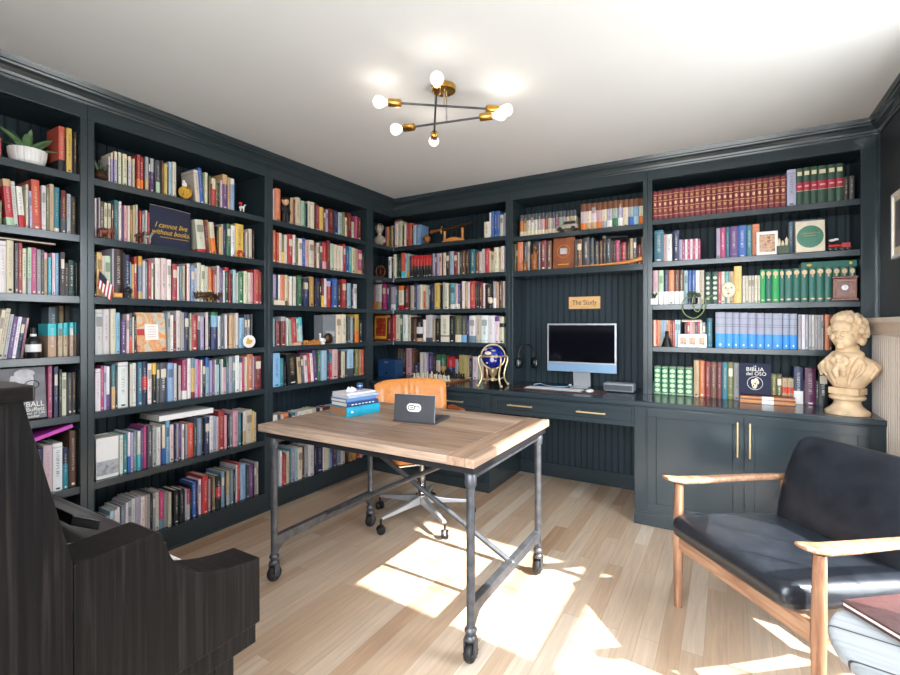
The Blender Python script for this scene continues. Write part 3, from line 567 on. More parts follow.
def make_book_obj(name, parts):
    """PARTS: list of (mesh tuple, matrix)"""
    V, Fc, MI, BC, TC, UV = [], [], [], [], [], []
    for (v, f, mi, bc, tc, uv), mx in parts:
        o = len(V); V += [tuple(mx @ Vector(p)) for p in v]; Fc += [tuple(i + o for i in q) for q in f]; MI += mi
        for q, a, b, u in zip(f, bc, tc, uv): BC += list(a) * len(q); TC += list(b) * len(q); UV += [x for p in u for x in p]
    me = bpy.data.meshes.new(name); me.from_pydata(V, [], Fc); me.materials.append(M['book']); me.materials.append(M['paper'])
    me.polygons.foreach_set('material_index', MI)
    l = me.uv_layers.new(name='UVMap'); l.data.foreach_set('uv', UV)
    a = me.color_attributes.new('bc', 'FLOAT_COLOR', 'CORNER'); a.data.foreach_set('color', BC)
    a = me.color_attributes.new('tc', 'FLOAT_COLOR', 'CORNER'); a.data.foreach_set('color', TC)
    me.validate()
    o = bpy.data.objects.new(name, me); COL.objects.link(o); return o
def color_words(code, up, dn, bd):
    if code in SPECIAL: return SPECIAL[code][1], ''
    x = ' with %s top' % PAL[up][1] if up else ' with %s foot' % PAL[dn][1] if dn else ' with %s band' % PAL[bd][1] if bd else ''
    return PAL[code][1], x
TOK = re.compile(r'(\d+)([A-Za-z]+)(\d+)((?:[\^_=~].*)?)$')
BOOKS = []
for bay, si, ox, zs, st, toks, back in ROWS:
    x = st
    zt = SH[si] if bay in 'ABC' else (([1.985, 1.705] if bay == 'E' else SH[:4] + [CT])[si])
    gap = (HEAD if si == 0 else ((SH if bay != 'E' else [1.985, 1.705])[si-1] if si < 5 or bay in 'ABC' else 0) - ST) - zt
    if bay in 'DF' and si == 4: gap = SH[3] - ST - CT
    for tk in toks.split():
        if tk.endswith('.'): x += float(tk[:-1]); continue
        g = TOK.match(tk); w, code, h, mod = float(g[1]), g[2], float(g[3]), g[4]
        if code not in PAL and code not in SPECIAL: raise ValueError(tk)
        u0, u1 = ox + x / zs, ox + (x + w) / zs; x += w; um = (u0 + u1) / 2
        inset = .03 + back / 100 + random.uniform(-.010, .008)
        if bay in 'ABC':
            X = XL - inset; a, b = on_x(u0, HZ, X).y, on_x(u1, HZ, X).y; dep = X / ray(um)[0]
            o0, o1 = {'A': (.05, 1.05), 'B': (1.109, 2.1075), 'C': (2.1745, 3.157)}[bay]
        else:
            Y = YB + inset; a, b = on_y(u0, HZ, Y).x, on_y(u1, HZ, Y).x; dep = Y / ray(um)[1]
            o0, o1 = {'D': (-3.01, -1.56), 'E': (-1.496, -.5096), 'F': (-.4496, .664)}[bay]
        a, b = max(a, o0 + .002), min(b, o1 - .002)
        if b - a < .004: continue
        hh = min(h / zs * dep / F * (1.04 if zt > 1.27 else 1.0), gap - .008)
        up = dn = bd = None; lean = 0; bands = []; patches = []
        for m_ in re.finditer(r'(\^)([a-z]+)(\d+)|(_)([a-z]+)(\d+)|(=)([a-z]+)(\d+)-(\d+)|(~)(-?\d+)', mod):
            if m_[1]: up = m_[2]; bands.append((1 - int(m_[3]) / 100, 1., hexc(PAL[up][0])))
            elif m_[4]: dn = m_[5]; bands.append((0., int(m_[6]) / 100, hexc(PAL[dn][0])))
            elif m_[7]: bd = m_[8]; bands.append((int(m_[9]) / 100, int(m_[10]) / 100, hexc(PAL[bd][0])))
            elif m_[11]: lean = int(m_[12])
        text = None
        if code in SPECIAL:
            base = hexc(SPECIAL[code][0]); 
            for q in SPECIAL[code][2]:
                if q[0] == 'b': bands.append((q[1], q[2], hexc(q[3])))
                else: patches.append(('r' if q[0] == 't' else q[0], *q[1:5], hexc(q[5])))
            text = None
            base = jit(base, .03)
        else:
            base = jit(hexc(PAL[code][0]))
            if b - a > .009 and hh > .1:
                tcol = random.choice(['2a2a30', '3a3f55', '7a2a2a'] if lum(base) > .35 else ['efe9dc', 'e3c98a', 'efe9dc', 'd8d8d8'])
                text = hexc(tcol, random.choice([.35, .5, .7]))
                q_ = random.random(); lc = hexc('2b2b33' if lum(base) > .3 else 'e9e4d8')
                if q_ < .35: patches.append(('r', .3, .7, .03, .065, lc))
                elif q_ < .5: patches.append(('r', .12, .88, .62, .84, tuple(x * .45 for x in base[:3]) + (1,) if lum(base) > .3 else hexc('d9cdb6')))
                elif q_ < .62: patches.append(('o', .25, .75, .04, .09, lc))
                if not bands and random.random() < .45:
                    cc = jit(base, .0); f = .7 if lum(base) > .2 else 1.8
                    z = random.choice([.06, .1, .88, .9]); bands.append((z, z + .03, tuple(min(1, q * f + .02) for q in cc[:3]) + (1,)))
        BOOKS.append(dict(bay=bay, si=si, a=a, b=b, h=hh, z=zt, inset=inset, lean=lean, base=base, bands=bands, patches=patches, text=text, back=back,
                          words=color_words(code, up, dn, bd), code=code, up=up, dn=dn, area=(u1-u0) * h / zs, u=um, back_row=back > 5 and bay != 'D'))
# neighbours may not run into each other; leaning runs lean on the upright book beside them
rows_ = {}
for b in BOOKS: rows_.setdefault((b['bay'], b['si'], b['back']), []).append(b)
for L in rows_.values():
    L.sort(key=lambda q: q['u'])
    for p_, q_ in zip(L, L[1:]): q_['a'] = max(q_['a'], p_['b'] + .0002)
    i = 0
    while i < len(L):
        if not L[i]['lean']: i += 1; continue
        j = i
        while j + 1 < len(L) and L[j+1]['lean'] * L[i]['lean'] > 0 and L[j+1]['a'] - L[j]['b'] < .01: j += 1
        run = L[i:j+1]; ang = sum(q['lean'] for q in run) / len(run); s_ = max(q['h'] for q in run) * math.sin(math.radians(abs(ang))) * (1.0 if len(run) > 1 else 1.0)
        A, B = run[0]['a'], run[-1]['b']; s_ = min(s_, (B - A) * .45); k_ = (B - A - s_) / (B - A)
        ang = math.copysign(min(abs(ang), math.degrees(math.asin(min(1, s_ / max(q['h'] for q in run))))), ang)
        for q in run:
            q['lean'] = ang; a_, b_ = q['a'], q['b']; o_ = A + (s_ if ang > 0 else 0)
            q['a'], q['b'] = o_ + (a_ - A) * k_, o_ + (b_ - A) * k_
        i = j + 1
BOOKS = [b for b in BOOKS if b['b'] - b['a'] > .0035]
for b in BOOKS:
    if b['bay'] == 'C' and b['si'] == 2 and b['u'] < 287.5: b['z'] += .0335; b['h'] -= .034
def row_top(bay, si, u0, u1): return max(b['h'] for b in BOOKS if b['bay'] == bay and b['si'] == si and u0 <= b['u'] <= u1 and not b['back_row'] and not b['lean'])
# labels: by colour, then by order from the left among the books of that colour on the shelf
groups = {}
for b in BOOKS: groups.setdefault((b['bay'], b['si'], b['words'], b['back_row']), []).append(b)
for (bay, si, wds, br), L in groups.items():
    L.sort(key=lambda q: q['u'])
    place = ('on the counter, ' if si == 4 and bay in 'DF' else SHN[si] + ', ') + BAY[bay]
    for i, b in enumerate(L):
        kind = 'volume' if b['code'] in SPECIAL else ('leaning book' if b['lean'] else 'book')
        if br: kind = 'rear-row book'
        c_, x_ = wds
        if len(L) == 1: b['label'] = 'only %s %s%s, %s' % (c_, kind, x_, place)
        else: b['label'] = '%s %s %s%s from left, %s' % (ORD[i] if i < 29 else 'last', c_, kind, x_, place)
        b['label'] = b['label'][0] + b['label'][1:]
order = sorted(BOOKS, key=lambda q: -q['area'])
NBIG = 282
stuff = []
for i, b in enumerate(order):
    w = b['b'] - b['a']
    d = min(max(.11, b['h'] * random.uniform(.62, .74)), .235 - (b['inset'] - .03))
    hi = b['si'] >= 4
    ms = book_mesh(w - (.0016 if w > .012 else .0010), b['h'], d, b['base'], b['bands'], b['patches'], b['text'], w > .018, hi)
    R = Matrix.Rotation(-math.radians(b['lean']), 4, 'Y') if b['lean'] else Matrix.Identity(4)
    if b['lean']:
        if b['lean'] > 0: R = Matrix.Translation((w, 0, 0)) @ R @ Matrix.Translation((-w, 0, 0))   # pivots on its right foot
        lift = max(0, -min((R @ Vector((x_, 0, 0))).z for x_ in (0, w)))
        R = Matrix.Translation((0, 0, lift)) @ R
    if b['bay'] in 'ABC': P = Matrix.Translation((XL - b['inset'], b['a'], b['z'] + .0004)) @ Matrix.Rotation(PI / 2, 4, 'Z')
    else: P = Matrix.Translation((b['a'], YB + b['inset'], b['z'] + .0004))
    if i < NBIG:
        o = make_book_obj('book', [(ms, R)]); o.matrix_world = P
        grp = 'books on the ' + (('counter' if b['si'] == 4 and b['bay'] in 'DF' else SHN[b['si']]) + ' of the ' + BAY[b['bay']])
        tag(o, b['label'], 'book', grp)
    else: stuff.append((ms, P @ R))
o = make_book_obj('slim_books_gap_slabs', stuff)  # also holds the dark slabs that stand in for shaded gaps
tag(o, 'all the remaining slim books standing between the larger ones on every shelf', 'books', None, 'stuff')
# ================================================================== industrial table on casters
TX0, TX1, TY0, TY1, TZ = -1.975, -.785, 1.495, 2.33, .785
tcx, tcy = (TX0+TX1)/2, (TY0+TY1)/2
t = thing('industrial_table', 'reclaimed wood table on grey metal pipe legs with casters, in the sunlight', 'table', (tcx, tcy, 0))
hx, hy = (TX1-TX0)/2, (TY1-TY0)/2
box(-hx, hx-.115, -hy, hy, TZ-.034, TZ).build('tabletop', 'tabletop', t, bevel=.003)
box(hx-.1145, hx, -hy, hy, TZ-.034, TZ).build('end_board', 'tableend', t, bevel=.003)
LX, LY = (-1.937-tcx, -.832-tcx), (1.562-tcy, 2.292-tcy)
m = MB(); z1 = TZ-.0345
m.box(LX[0]-.022, LX[1]+.022, LY[0]-.028, LY[0]-.02, z1-.034, z1).box(LX[0]-.022, LX[1]+.022, LY[0]-.02, LY[0]+.02, z1-.006, z1).box(LX[0]-.022, LX[1]+.022, LY[1]+.02, LY[1]+.028, z1-.034, z1).box(LX[0]-.022, LX[1]+.022, LY[1]-.02, LY[1]+.02, z1-.006, z1).box(LX[0]-.03, LX[0]-.022, LY[0]-.028, LY[1]+.028, z1-.034, z1).box(LX[1]+.022, LX[1]+.03, LY[0]-.028, LY[1]+.028, z1-.034, z1)
m.build('metal_frame', 'iron', t, bevel=.002)
def gusset(m, p, dx, dy, size=.085):
    n = 6; pts = [(0, 0), (size, 0)] + [(size - size*math.sin(PI/2*k/n), -(size - size*math.cos(PI/2*k/n))) for k in range(1, n+1)]
    pts = [(size*.0, 0), (size, 0)] + [(size*(1-math.sin(PI/2*k/n)), -size*(1-math.cos(PI/2*k/n))) for k in range(n+1)]
    vs, k = [], len(pts)
    for o in (-.008, .008):
        for a, z in pts: vs.append((p[0] + dx*a + (o if dy else 0), p[1] + dy*a + (o if dx else 0), p[2] + z))
    m.add(vs, [tuple(range(k)), tuple(range(k, 2*k))] + [(i, (i+1) % k, (i+1) % k + k, i+k) for i in range(k)])
for ix, x in enumerate(LX):
    for iy, y in enumerate(LY):
        m = MB(); m.lathe([(.0165, .125), (.0165, .66), (.021, .663), (.023, .675), (.023, .705), (.02, .71), (.0165, .715), (.0165, z1-.03), (.02, z1-.008), (.02, z1-.0065)], (x, y, 0), 18)
        g = m.build('leg', 'steel', t, smooth=True)
        m = MB(); m.lathe([(.012, .082), (.022, .084), (.025, .092), (.022, .10), (.017, .104), (.019, .112), (.024, .118), (.024, .126), (.017, .134)], (x, y, 0), 16)
        m.box(x-.024, x-.018, y-.014, y+.014, .03, .088).box(x+.018, x+.024, y-.014, y+.014, .03, .088)
        m.build('caster_fork', 'steel', g, smooth=True)
        m = MB(); m.lathe([(.022, -.017), (.034, -.014), (.038, -.006), (.038, .006), (.034, .014), (.022, .017)], (x, y, .0385), 22, axis='x')
        m.build('caster_wheel', 'rubber', g, smooth=True)
        m = MB()
        for k in range(6):
            a = PI*k/3; m.tube([(x-.0185, y, .0385), (x-.0185, y+.027*math.cos(a), .0385+.027*math.sin(a))], .0025, 5)
            m.tube([(x+.0185, y, .0385), (x+.0185, y+.027*math.cos(a), .0385+.027*math.sin(a))], .0025, 5)
        m.build('wheel_spoke_ring', 'steel', g)
        m = MB(); gusset(m, (x, y, z1-.0065), 1 if ix == 0 else -1, 0, .10); gusset(m, (x, y, z1-.0065), 0, 1 if iy == 0 else -1, .13); m.build('bracket', 'steel', t)
m = MB(); m.tube([(LX[1], LY[0], .692), (LX[1], LY[1], .692)], .0085, 12); m.build('side_rod', 'steel', t, smooth=True)
m = MB(); m.tube([(LX[0], LY[0], .692), (LX[0], LY[1], .692)], .0085, 12); m.build('side_rod', 'steel', t, smooth=True)
for x in LX:
    L = LY[1]-LY[0]; prof = [(LY[0], .125), (LY[0]+.02, .15), (LY[0]+.05, .175), (LY[0]+.09, .18), (LY[1]-.09, .18), (LY[1]-.05, .175), (LY[1]-.02, .15), (LY[1], .125), (LY[1], .225), (LY[0], .225)]
    MB().prism(prof, x-.016, x+.016, 'x').build('stretcher', 'steel', t, bevel=.003)
cy = (LY[0]+LY[1])/2
for s, dy in ((1, -.011), (-1, .011)):
    xa, xb = (LX[0], LX[1]-.10) if s == 1 else (LX[1], LX[0]+.10)
    m = MB(); m.tube([(xa, cy+dy, .215), (xb, cy+dy, z1-.03)], .0125, 12)
    m.ball((xa, cy+dy, .215), (.024, .02, .014)); m.build('cross_brace', 'steel', t, smooth=True)
# ------------------------------------------------------------------ desk chair
ca = math.atan2(-.6, .8)          # facing direction
t = thing('office_chair', 'cognac leather swivel chair with chrome base behind the wooden table', 'chair', (-1.728, 2.562, 0), ca)
# local: +x forward, +y to the sitter's left
ROT = math.radians(-104) - ca
for k in range(5):
    a = ROT + 2*PI*k/5; dx, dy = math.cos(a), math.sin(a); px, py = -dy, dx
    m = MB(); vs = []
    for r, w_, zt, zb in ((.03, .024, .155, .105), (.16, .021, .128, .10), (.33, .015, .105, .088)):
        vs += [(dx*r+px*w_, dy*r+py*w_, zb), (dx*r-px*w_, dy*r-py*w_, zb), (dx*r-px*w_*.7, dy*r-py*w_*.7, zt), (dx*r+px*w_*.7, dy*r+py*w_*.7, zt)]
    fs = [(0,1,2,3), (8,9,10,11)]
    for i in (0, 4): fs += [(i+j, i+(j+1) % 4, i+4+(j+1) % 4, i+4+j) for j in range(4)]
    m.add(vs, fs); l = m.build('base_leg', 'alu', t, bevel=.004)
    c = (dx*.335, dy*.335)
    m = MB(); m.tube([(c[0], c[1], .09), (c[0], c[1], .052)], .007, 8)
    vs0 = len(m.v)
    for o in (-.014, .014):
        mm = MB(); mm.lathe([(.012, -.009), (.024, -.008), (.027, 0), (.024, .008), (.012, .009)], (0, 0, 0), 18, axis='x')
        R = Matrix.Translation((c[0]+dx*0+px*o*0 + o*math.cos(a+1.1), c[1] + o*math.sin(a+1.1), .0275)) @ Matrix.Rotation(a+1.1, 4, 'Z')
        m.add([R @ v for v in mm.v], mm.f)
    m.build('caster', 'black', l, smooth=True)
m = MB(); m.lathe([(.038, .10), (.04, .16), (.03, .165), (.026, .17), (.026, .30), (.018, .302), (.018, .41)], n=18); m.build('gas_column', 'chrome', t, smooth=True)
m = MB(); m.box(-.12, .12, -.10, .10, .40, .425); m.tube([(.03, -.05, .41), (.03, -.26, .42)], .006, 8); m.build('tilt_mechanism', 'black', t, bevel=.006)
m = MB(); m.box(-.225, .235, -.24, .24, .428, .505); s = m.build('seat', 'tan', t, smooth=True, bevel=.03, seg=4)
m = MB(); m.box(-.215, .225, -.23, .23, .418, .43); m.build('seat_shell', 'chrome', t, bevel=.004)
# back: curved padded panel with channels
m = MB(); nu, nv = 26, 12
def backpt(i, j, off):
    u = -1 + 2*i/nu; v = j/nv
    y = u * (.262 - .02 * (1-v)); z = .50 + .388*v - .028*max(0, v-.5)*2*abs(u)**5
    x = -.215 - .075*v + .055*(u*u)
    th = .030 * (1 - max(0, abs(u)-.8)**2*18) * (1 - max(0, abs(v-.5)-.4)**2*60)
    if off > 0:
        for q in (-.17, 0, .17): th -= .010 * math.exp(-((u-q)/.035)**2) * max(0, min(1, (v-.18)*5))
    return (x + off*th, y, z)
vs = [backpt(i, j, 1) for j in range(nv+1) for i in range(nu+1)] + [backpt(i, j, -1) for j in range(nv+1) for i in range(nu+1)]
n1 = (nu+1)*(nv+1); fs = []
for j in range(nv):
    for i in range(nu):
        a = j*(nu+1)+i; fs += [(a, a+1, a+nu+2, a+nu+1), (n1+a, n1+a+nu+1, n1+a+nu+2, n1+a+1)]
rim = [j*(nu+1) for j in range(nv+1)] + [nv*(nu+1)+i for i in range(1, nu+1)] + [j*(nu+1)+nu for j in range(nv-1, -1, -1)] + [i for i in range(nu-1, 0, -1)]
fs += [(rim[k], rim[(k+1) % len(rim)], n1+rim[(k+1) % len(rim)], n1+rim[k]) for k in range(len(rim))]
m.add(vs, fs); m.build('backrest', 'tan', t, smooth=True)
for s in (1, -1):
    m = MB(); pts = [(-.20, s*.225, .44), (-.245, s*.245, .52), (-.25, s*.262, .62), (-.22, s*.268, .658), (.03, s*.27, .676)]
    m.tube([Vector(p) for p in pts], .011, 10); a = m.build('arm_frame', 'chrome', t, smooth=True)
    m = MB(); m.box(-.16, .055, s*.27-.024, s*.27+.024, .676, .707); m.build('arm_pad', 'tanarm', a, smooth=True, bevel=.011, seg=3)
# ------------------------------------------------------------------ lounge armchair
ex = Vector((.657, -.754, 0)); rz = math.atan2(ex.y, ex.x)
t = thing('lounge_armchair', 'black leather armchair with pale wooden arms in front of the cabinet', 'armchair', (.0165, 2.085, 0), rz)
# local: x across (far arm -x, near arm +x), y backwards
AW = .332
def loft(m, secs):
    k = len(secs[0]); vs = [p for s in secs for p in s]; fs = [tuple(range(k)), tuple(range((len(secs)-1)*k, len(secs)*k))]
    for i in range(len(secs)-1): fs += [(i*k+j, i*k+(j+1) % k, (i+1)*k+(j+1) % k, (i+1)*k+j) for j in range(k)]
    m.add(vs, fs)
def rr(cx, cz, w, h, n=16, p=3.2):
    out = []
    for j in range(n):
        a = 2*PI*j/n; c, s = math.cos(a), math.sin(a)
        out.append((cx + w/2*math.copysign(abs(c)**(2/p), c), cz + h/2*math.copysign(abs(s)**(2/p), s)))
    return out
for s in (-1, 1):
    m = MB(); secs = []
    for y, z, w_, h_ in ((-.055, .587, .012, .008), (-.05, .586, .046, .014), (-.02, .578, .060, .022), (.03, .569, .062, .027), (.12, .566, .058, .028), (.30, .564, .046, .028), (.50, .558, .038, .028), (.62, .552, .034, .026)):
        secs.append([(q[0], y, q[1]) for q in rr(s*AW, z, w_, h_)])
    loft(m, secs); m.build('armrest', 'oak', t, smooth=True)
    m = MB(); m.tube([(s*(AW), .015, 0.0005), (s*AW, .015, .30), (s*AW, .02, .555)], [.0155, .022, .0185], 14); m.build('front_leg', 'oakv', t, smooth=True)
    m = MB(); m.tube([(s*AW, .70, 0.0005), (s*AW, .60, .30), (s*AW, .575, .553)], [.0155, .022, .018], 14); m.build('back_leg', 'oakv', t, smooth=True)
m = MB(); m.box(-AW, AW, .005, .027, .265, .335); m.build('front_rail', 'oak', t, bevel=.004)
m = MB(); m.box(-AW, AW, .585, .607, .26, .32); m.build('back_rail', 'oak', t, bevel=.004)
for s in (-1, 1):
    m = MB(); m.prism([(.02, .275), (.59, .255), (.59, .305), (.02, .33)], s*AW-.011, s*AW+.011, 'x'); m.build('side_rail', 'oak', t, bevel=.003)
# seat cushion: rounded block, thicker in front
m = MB(); secs = []
for i in range(13):
    u = -1 + 2*i/12; e = 1 - .5*max(0, abs(u)-.88)/.12
    pr = [(-.062, .375), (-.066, .405), (-.052, .432), (-.02, .443), (.15, .437), (.35, .422), (.50, .41), (.545, .39), (.55, .35), (.53, .325), (.2, .335), (-.02, .343), (-.05, .352)]
    cy_, cz_ = .24, .385
    k = .96 if i in (0, 12) else 1.
    secs.append([(u*.306, cy_ + (y-cy_)*k, cz_ + (z-cz_)*(k if k == 1 else .86)) for y, z in pr])
loft(m, secs); m.build('seat_cushion', 'leather', t, smooth=True, sub=2)
# back cushion
m = MB(); secs = []
for i in range(13):
    u = -1 + 2*i/12; k = .0 if 0 < i < 12 else 1.
    w_ = .30; pr = []
    for v, th in ((0, .045), (.08, .07), (.3, .082), (.6, .078), (.88, .066), (1, .036)):
        pr.append((.475 + .155*v - th/2, .385 + .385*v))
    for v, th in ((1, .036), (.88, .066), (.6, .078), (.3, .082), (.08, .07), (0, .045)):
        pr.append((.475 + .155*v + th/2, .385 + .385*v - .0))
    c0 = (.55, .575)
    f = .93 if k else 1.
    taper = 1 - 0.03*0
    secs.append([(u*w_*(1 - .06*max(0, (z-.6)/.17)), c0[0]+(y-c0[0])*(.55 if k else 1) + (.078*(z-c0[1])*0), c0[1]+(z-c0[1])*f) for y, z in pr])
loft(m, secs); m.build('back_cushion', 'leather', t, smooth=True, sub=2)
# ------------------------------------------------------------------ side table and folder
t = thing('side_table', 'round grey slatted side table in front of the black armchair', 'side table', (.462, 1.475, .012), math.radians(-8))
R0 = .245
m = MB(); m.lathe([(R0-.012, .474), (R0-.002, .476), (R0, .482), (R0, .494), (R0-.004, .4985), (R0-.014, .50), (.001, .50)], n=64); m.build('tabletop', 'greywood', t, smooth=True)
for k in range(3):
    a = 2*PI*k/3 + .5; m = MB(); m.tube([(.13*math.cos(a), .13*math.sin(a), .473), (.2*math.cos(a), .2*math.sin(a), -.0115)], [.014, .010], 10); m.build('leg', 'matteblack', t, smooth=True)
p = on_z(841, 607, .512); q = on_z(897, 641, .512)
d = (q - p); L = .33; ang = math.atan2(d.y, d.x)
t = thing('leather_portfolio', 'burgundy leather portfolio lying on the round grey side table', 'portfolio', (p.x, p.y, .5125), ang)
box(0, L, -.0, .23, 0, .006).build('cover', 'burgundy', t, bevel=.002); box(.003, L-.003, .004, .226, .006, .014).build('pages', 'paper', t); box(0, L, 0, .23, .014, .02).build('top_cover', 'burgundy', t, bevel=.0025, seg=3)
# ------------------------------------------------------------------ upright piano
PX = -.968
def PP(u, v): w_ = on_x(u, v, PX); return (w_.y, w_.z)
t = thing('upright_piano', 'black stained oak upright piano in the near corner, seen from its side', 'piano', (-1.7, .45, 0))
cx, cy = -1.7, .45
def loc(poly): return [(y-cy, z) for y, z in poly]
top_f = PP(23.5, 401.5); seam_t = PP(74.5, 565); a1 = PP(156, 532.6); a1b = PP(162.6, 534)
curve = [PP(*p) for p in ((165, 544), (171.6, 557.4), (177, 564), (185, 568.7), (192, 571), (198.7, 572), (212, 571), (225.8, 568.7), (237, 565.5), (248, 562), (259.7, 557.5))]
end_t = curve[-1]; end_b = (end_t[0]+.001, PP(261, 620)[1]); st0 = (end_t[0]-.006, PP(257.5, 623)[1]); st1 = (end_t[0]-.006, PP(257.5, 643)[1])
YB0 = .12; z_top = top_f[1]
ysm = seam_t[0]; zkb = st1[1]
XE = -2.43
# case side: back part with slanted front
for x0, x1 in ((PX-.032, PX), (XE, XE+.032)):
    side = [(YB0, .02), (ysm-.0012, .02), (ysm-.0012, seam_t[1]), (top_f[0], z_top), (YB0, z_top)]
    MB().prism(loc(side), x0-cx, x1-cx, 'x').build('side_panel', 'ebony', t, bevel=.0015)
    arm = [(ysm, st0[1]), (ysm, seam_t[1])] + [a1, a1b] + curve + [end_b, (end_b[0]-.002, st0[1])]
    xa, xb = (x1-.10, x1) if x1 == PX else (x0, x0+.10)
    s = MB().prism(loc(arm), xa-cx, xb-cx, 'x').build('arm', 'ebony', t, bevel=.003, seg=3)
    MB().prism(loc([(ysm, zkb), (st1[0], zkb), (st0[0], st0[1]-.0015), (ysm, st0[1]-.0015)]), xa-cx, xb-cx-.006*(1 if x1 == PX else -1), 'x').build('arm_base', 'ebony', t, bevel=.002)
    lf = end_b[0]-.055
    xl = x1-.075 if x1 == PX else x0+.02
    box(xl-cx, xl+.055-cx, lf-.05-cy, lf-cy, .06, zkb).build('leg', 'ebony', t, bevel=.003)
    box(xl-cx, xl+.055-cx, ysm-cy, lf+.03-cy, .02, .06).build('toe_block', 'ebony', t, bevel=.003)
    box(xl-cx, xl+.055-cx, ysm-cy, lf-.05-cy, zkb-.1, zkb).build('leg_bracket', 'ebony', t)
    # the dark cap on the hollow of the arm
box(XE-.012-cx, PX+.012-cx, YB0-.005-cy, top_f[0]+.012-cy, z_top, PP(23.5, 388)[1]+.004).build('lid', 'ebonytop', t, bevel=.004, seg=3)
# upper front panel (slanted), closed fallboard, ledge, key bed
def slab(p0, p1, th):
    d = Vector((p1[0]-p0[0], p1[1]-p0[1])).normalized(); n_ = Vector((d.y, -d.x))
    return [p0, p1, (p1[0]-n_.x*th, p1[1]-n_.y*th), (p0[0]-n_.x*th, p0[1]-n_.y*th)]
q0 = (seam_t[0]-.028, seam_t[1]-.06); q1 = (top_f[0]-.012, z_top-.001)
MB().prism(loc(slab(q0, q1, .02)), XE+.033-cx, PX-.033-cx, 'x').build('upper_panel', 'ebonytop', t)
ZK, YK = .722, .628
yl0 = seam_t[0]-.012
MB().prism(loc([(yl0, seam_t[1]-.03), (YK-.012, ZK+.012), (YK+.004, ZK+.002), (YK+.004, ZK+.018), (YK-.012, ZK+.028), (yl0, seam_t[1]-.006)]), XE+.101-cx, -1.17-cx, 'x').build('fallboard', 'ebonytop', t, bevel=.002)
MB().prism(loc([(.455, seam_t[1]-.02), (.51, seam_t[1]-.052), (.515, seam_t[1]-.03), (.46, seam_t[1]+.002)]), -2.2-cx, -1.225-cx, 'x').build('music_ledge', 'ebonytop', t, bevel=.003)
MB().prism(loc([(YB0+.02, zkb), (YK-.004, zkb), (YK-.004, ZK-.03), (YB0+.02, ZK-.03)]), XE+.101-cx, PX-.101-cx, 'x').build('key_bed', 'ebony', t, bevel=.002)
kw = (PX-.102-XE-.102)/52
kb = MB()
for i in range(52): kb.box(XE+.102+i*kw+.0006-cx, XE+.102+(i+1)*kw-.0006-cx, YK-.15-cy, YK-.002-cy, ZK-.022, ZK)
k = kb.build('white_keys', 'ivory', t, bevel=.001, seg=1); k['kind'] = 'stuff'
kb = MB()
for i in range(51):
    if i % 7 in (1, 4): continue
    x = XE+.102+(i+1)*kw; kb.box(x-.005-cx, x+.005-cx, YK-.15-cy, YK-.055-cy, ZK, ZK+.010)
k = kb.build('black_keys', 'black', t, bevel=.002, seg=1); k['kind'] = 'stuff'
box(XE+.033-cx, PX-.033-cx, ysm-.05-cy, ysm-.028-cy, .07, zkb).build('lower_panel', 'ebony', t)
# ------------------------------------------------------------------ ceiling lamp
t = thing('ceiling_lamp', 'brass and steel ceiling lamp with six bare glowing bulbs', 'ceiling lamp', (-1.197, 1.965, CEIL))
o0 = Vector((-1.197, 1.965, CEIL))
m = MB(); m.lathe([(.002, -.028), (.050, -.028), (.058, -.024), (.060, -.016), (.060, -.0005)], n=32); m.build('canopy', 'brass', t, smooth=True)
ARMS = [((-1.418, 1.762), (-.9376, 2.142), 2.334), ((-1.459, 1.952), (-.932, 2.069), 2.283), ((-1.037, 1.650), (-1.397, 2.191), 2.302)]
for (p, q, z) in ARMS:
    a, b = Vector((*p, z)) - o0, Vector((*q, z)) - o0; d = (b-a).normalized(); mid = (a+b)/2
    mid = a + d * ((-a).dot(d))
    cpt = Vector((mid.x, mid.y, 0)); 
    if cpt.length > .045: cpt *= .045 / cpt.length
    m = MB(); m.tube([(cpt.x, cpt.y, -.02), (cpt.x, cpt.y, z-CEIL)], .0045, 10); m.build('stem', 'chrome', t, smooth=True)
    arm_mid = Vector((cpt.x, cpt.y, z-CEIL))
    half = (b-a).length/2; A, B = arm_mid - d*half, arm_mid + d*half
    m = MB(); m.tube([A + d*.07, B - d*.07], .0052, 10); m.build('arm', 'steel', t, smooth=True)
    for E_, s in ((A, -1), (B, 1)):
        dd = d*s; m = MB(); c0 = E_ - dd*.10; c1 = E_ - dd*.035
        m.tube([c0, c0+dd*.004, c0+dd*.012, c1-dd*.004, c1], [.012, .018, .019, .019, .016], 18); k = m.build('socket', 'brass', t, smooth=True)
        m = MB(); m.tube([c1-dd*.004, c1+dd*.006, c1+dd*.018, c1+dd*.032, c1+dd*.046, c1+dd*.058, c1+dd*.067, c1+dd*.072], [.012, .0135, .021, .028, .030, .0265, .017, .004], 18)
        m.build('bulb', 'bulb', k, smooth=True)
        m = MB(); m.tube([c1+dd*.008, c1+dd*.016, c1+dd*.036, c1+dd*.048], [.003, .010, .0115, .004], 12); m.build('filament', 'filament', k, smooth=True)
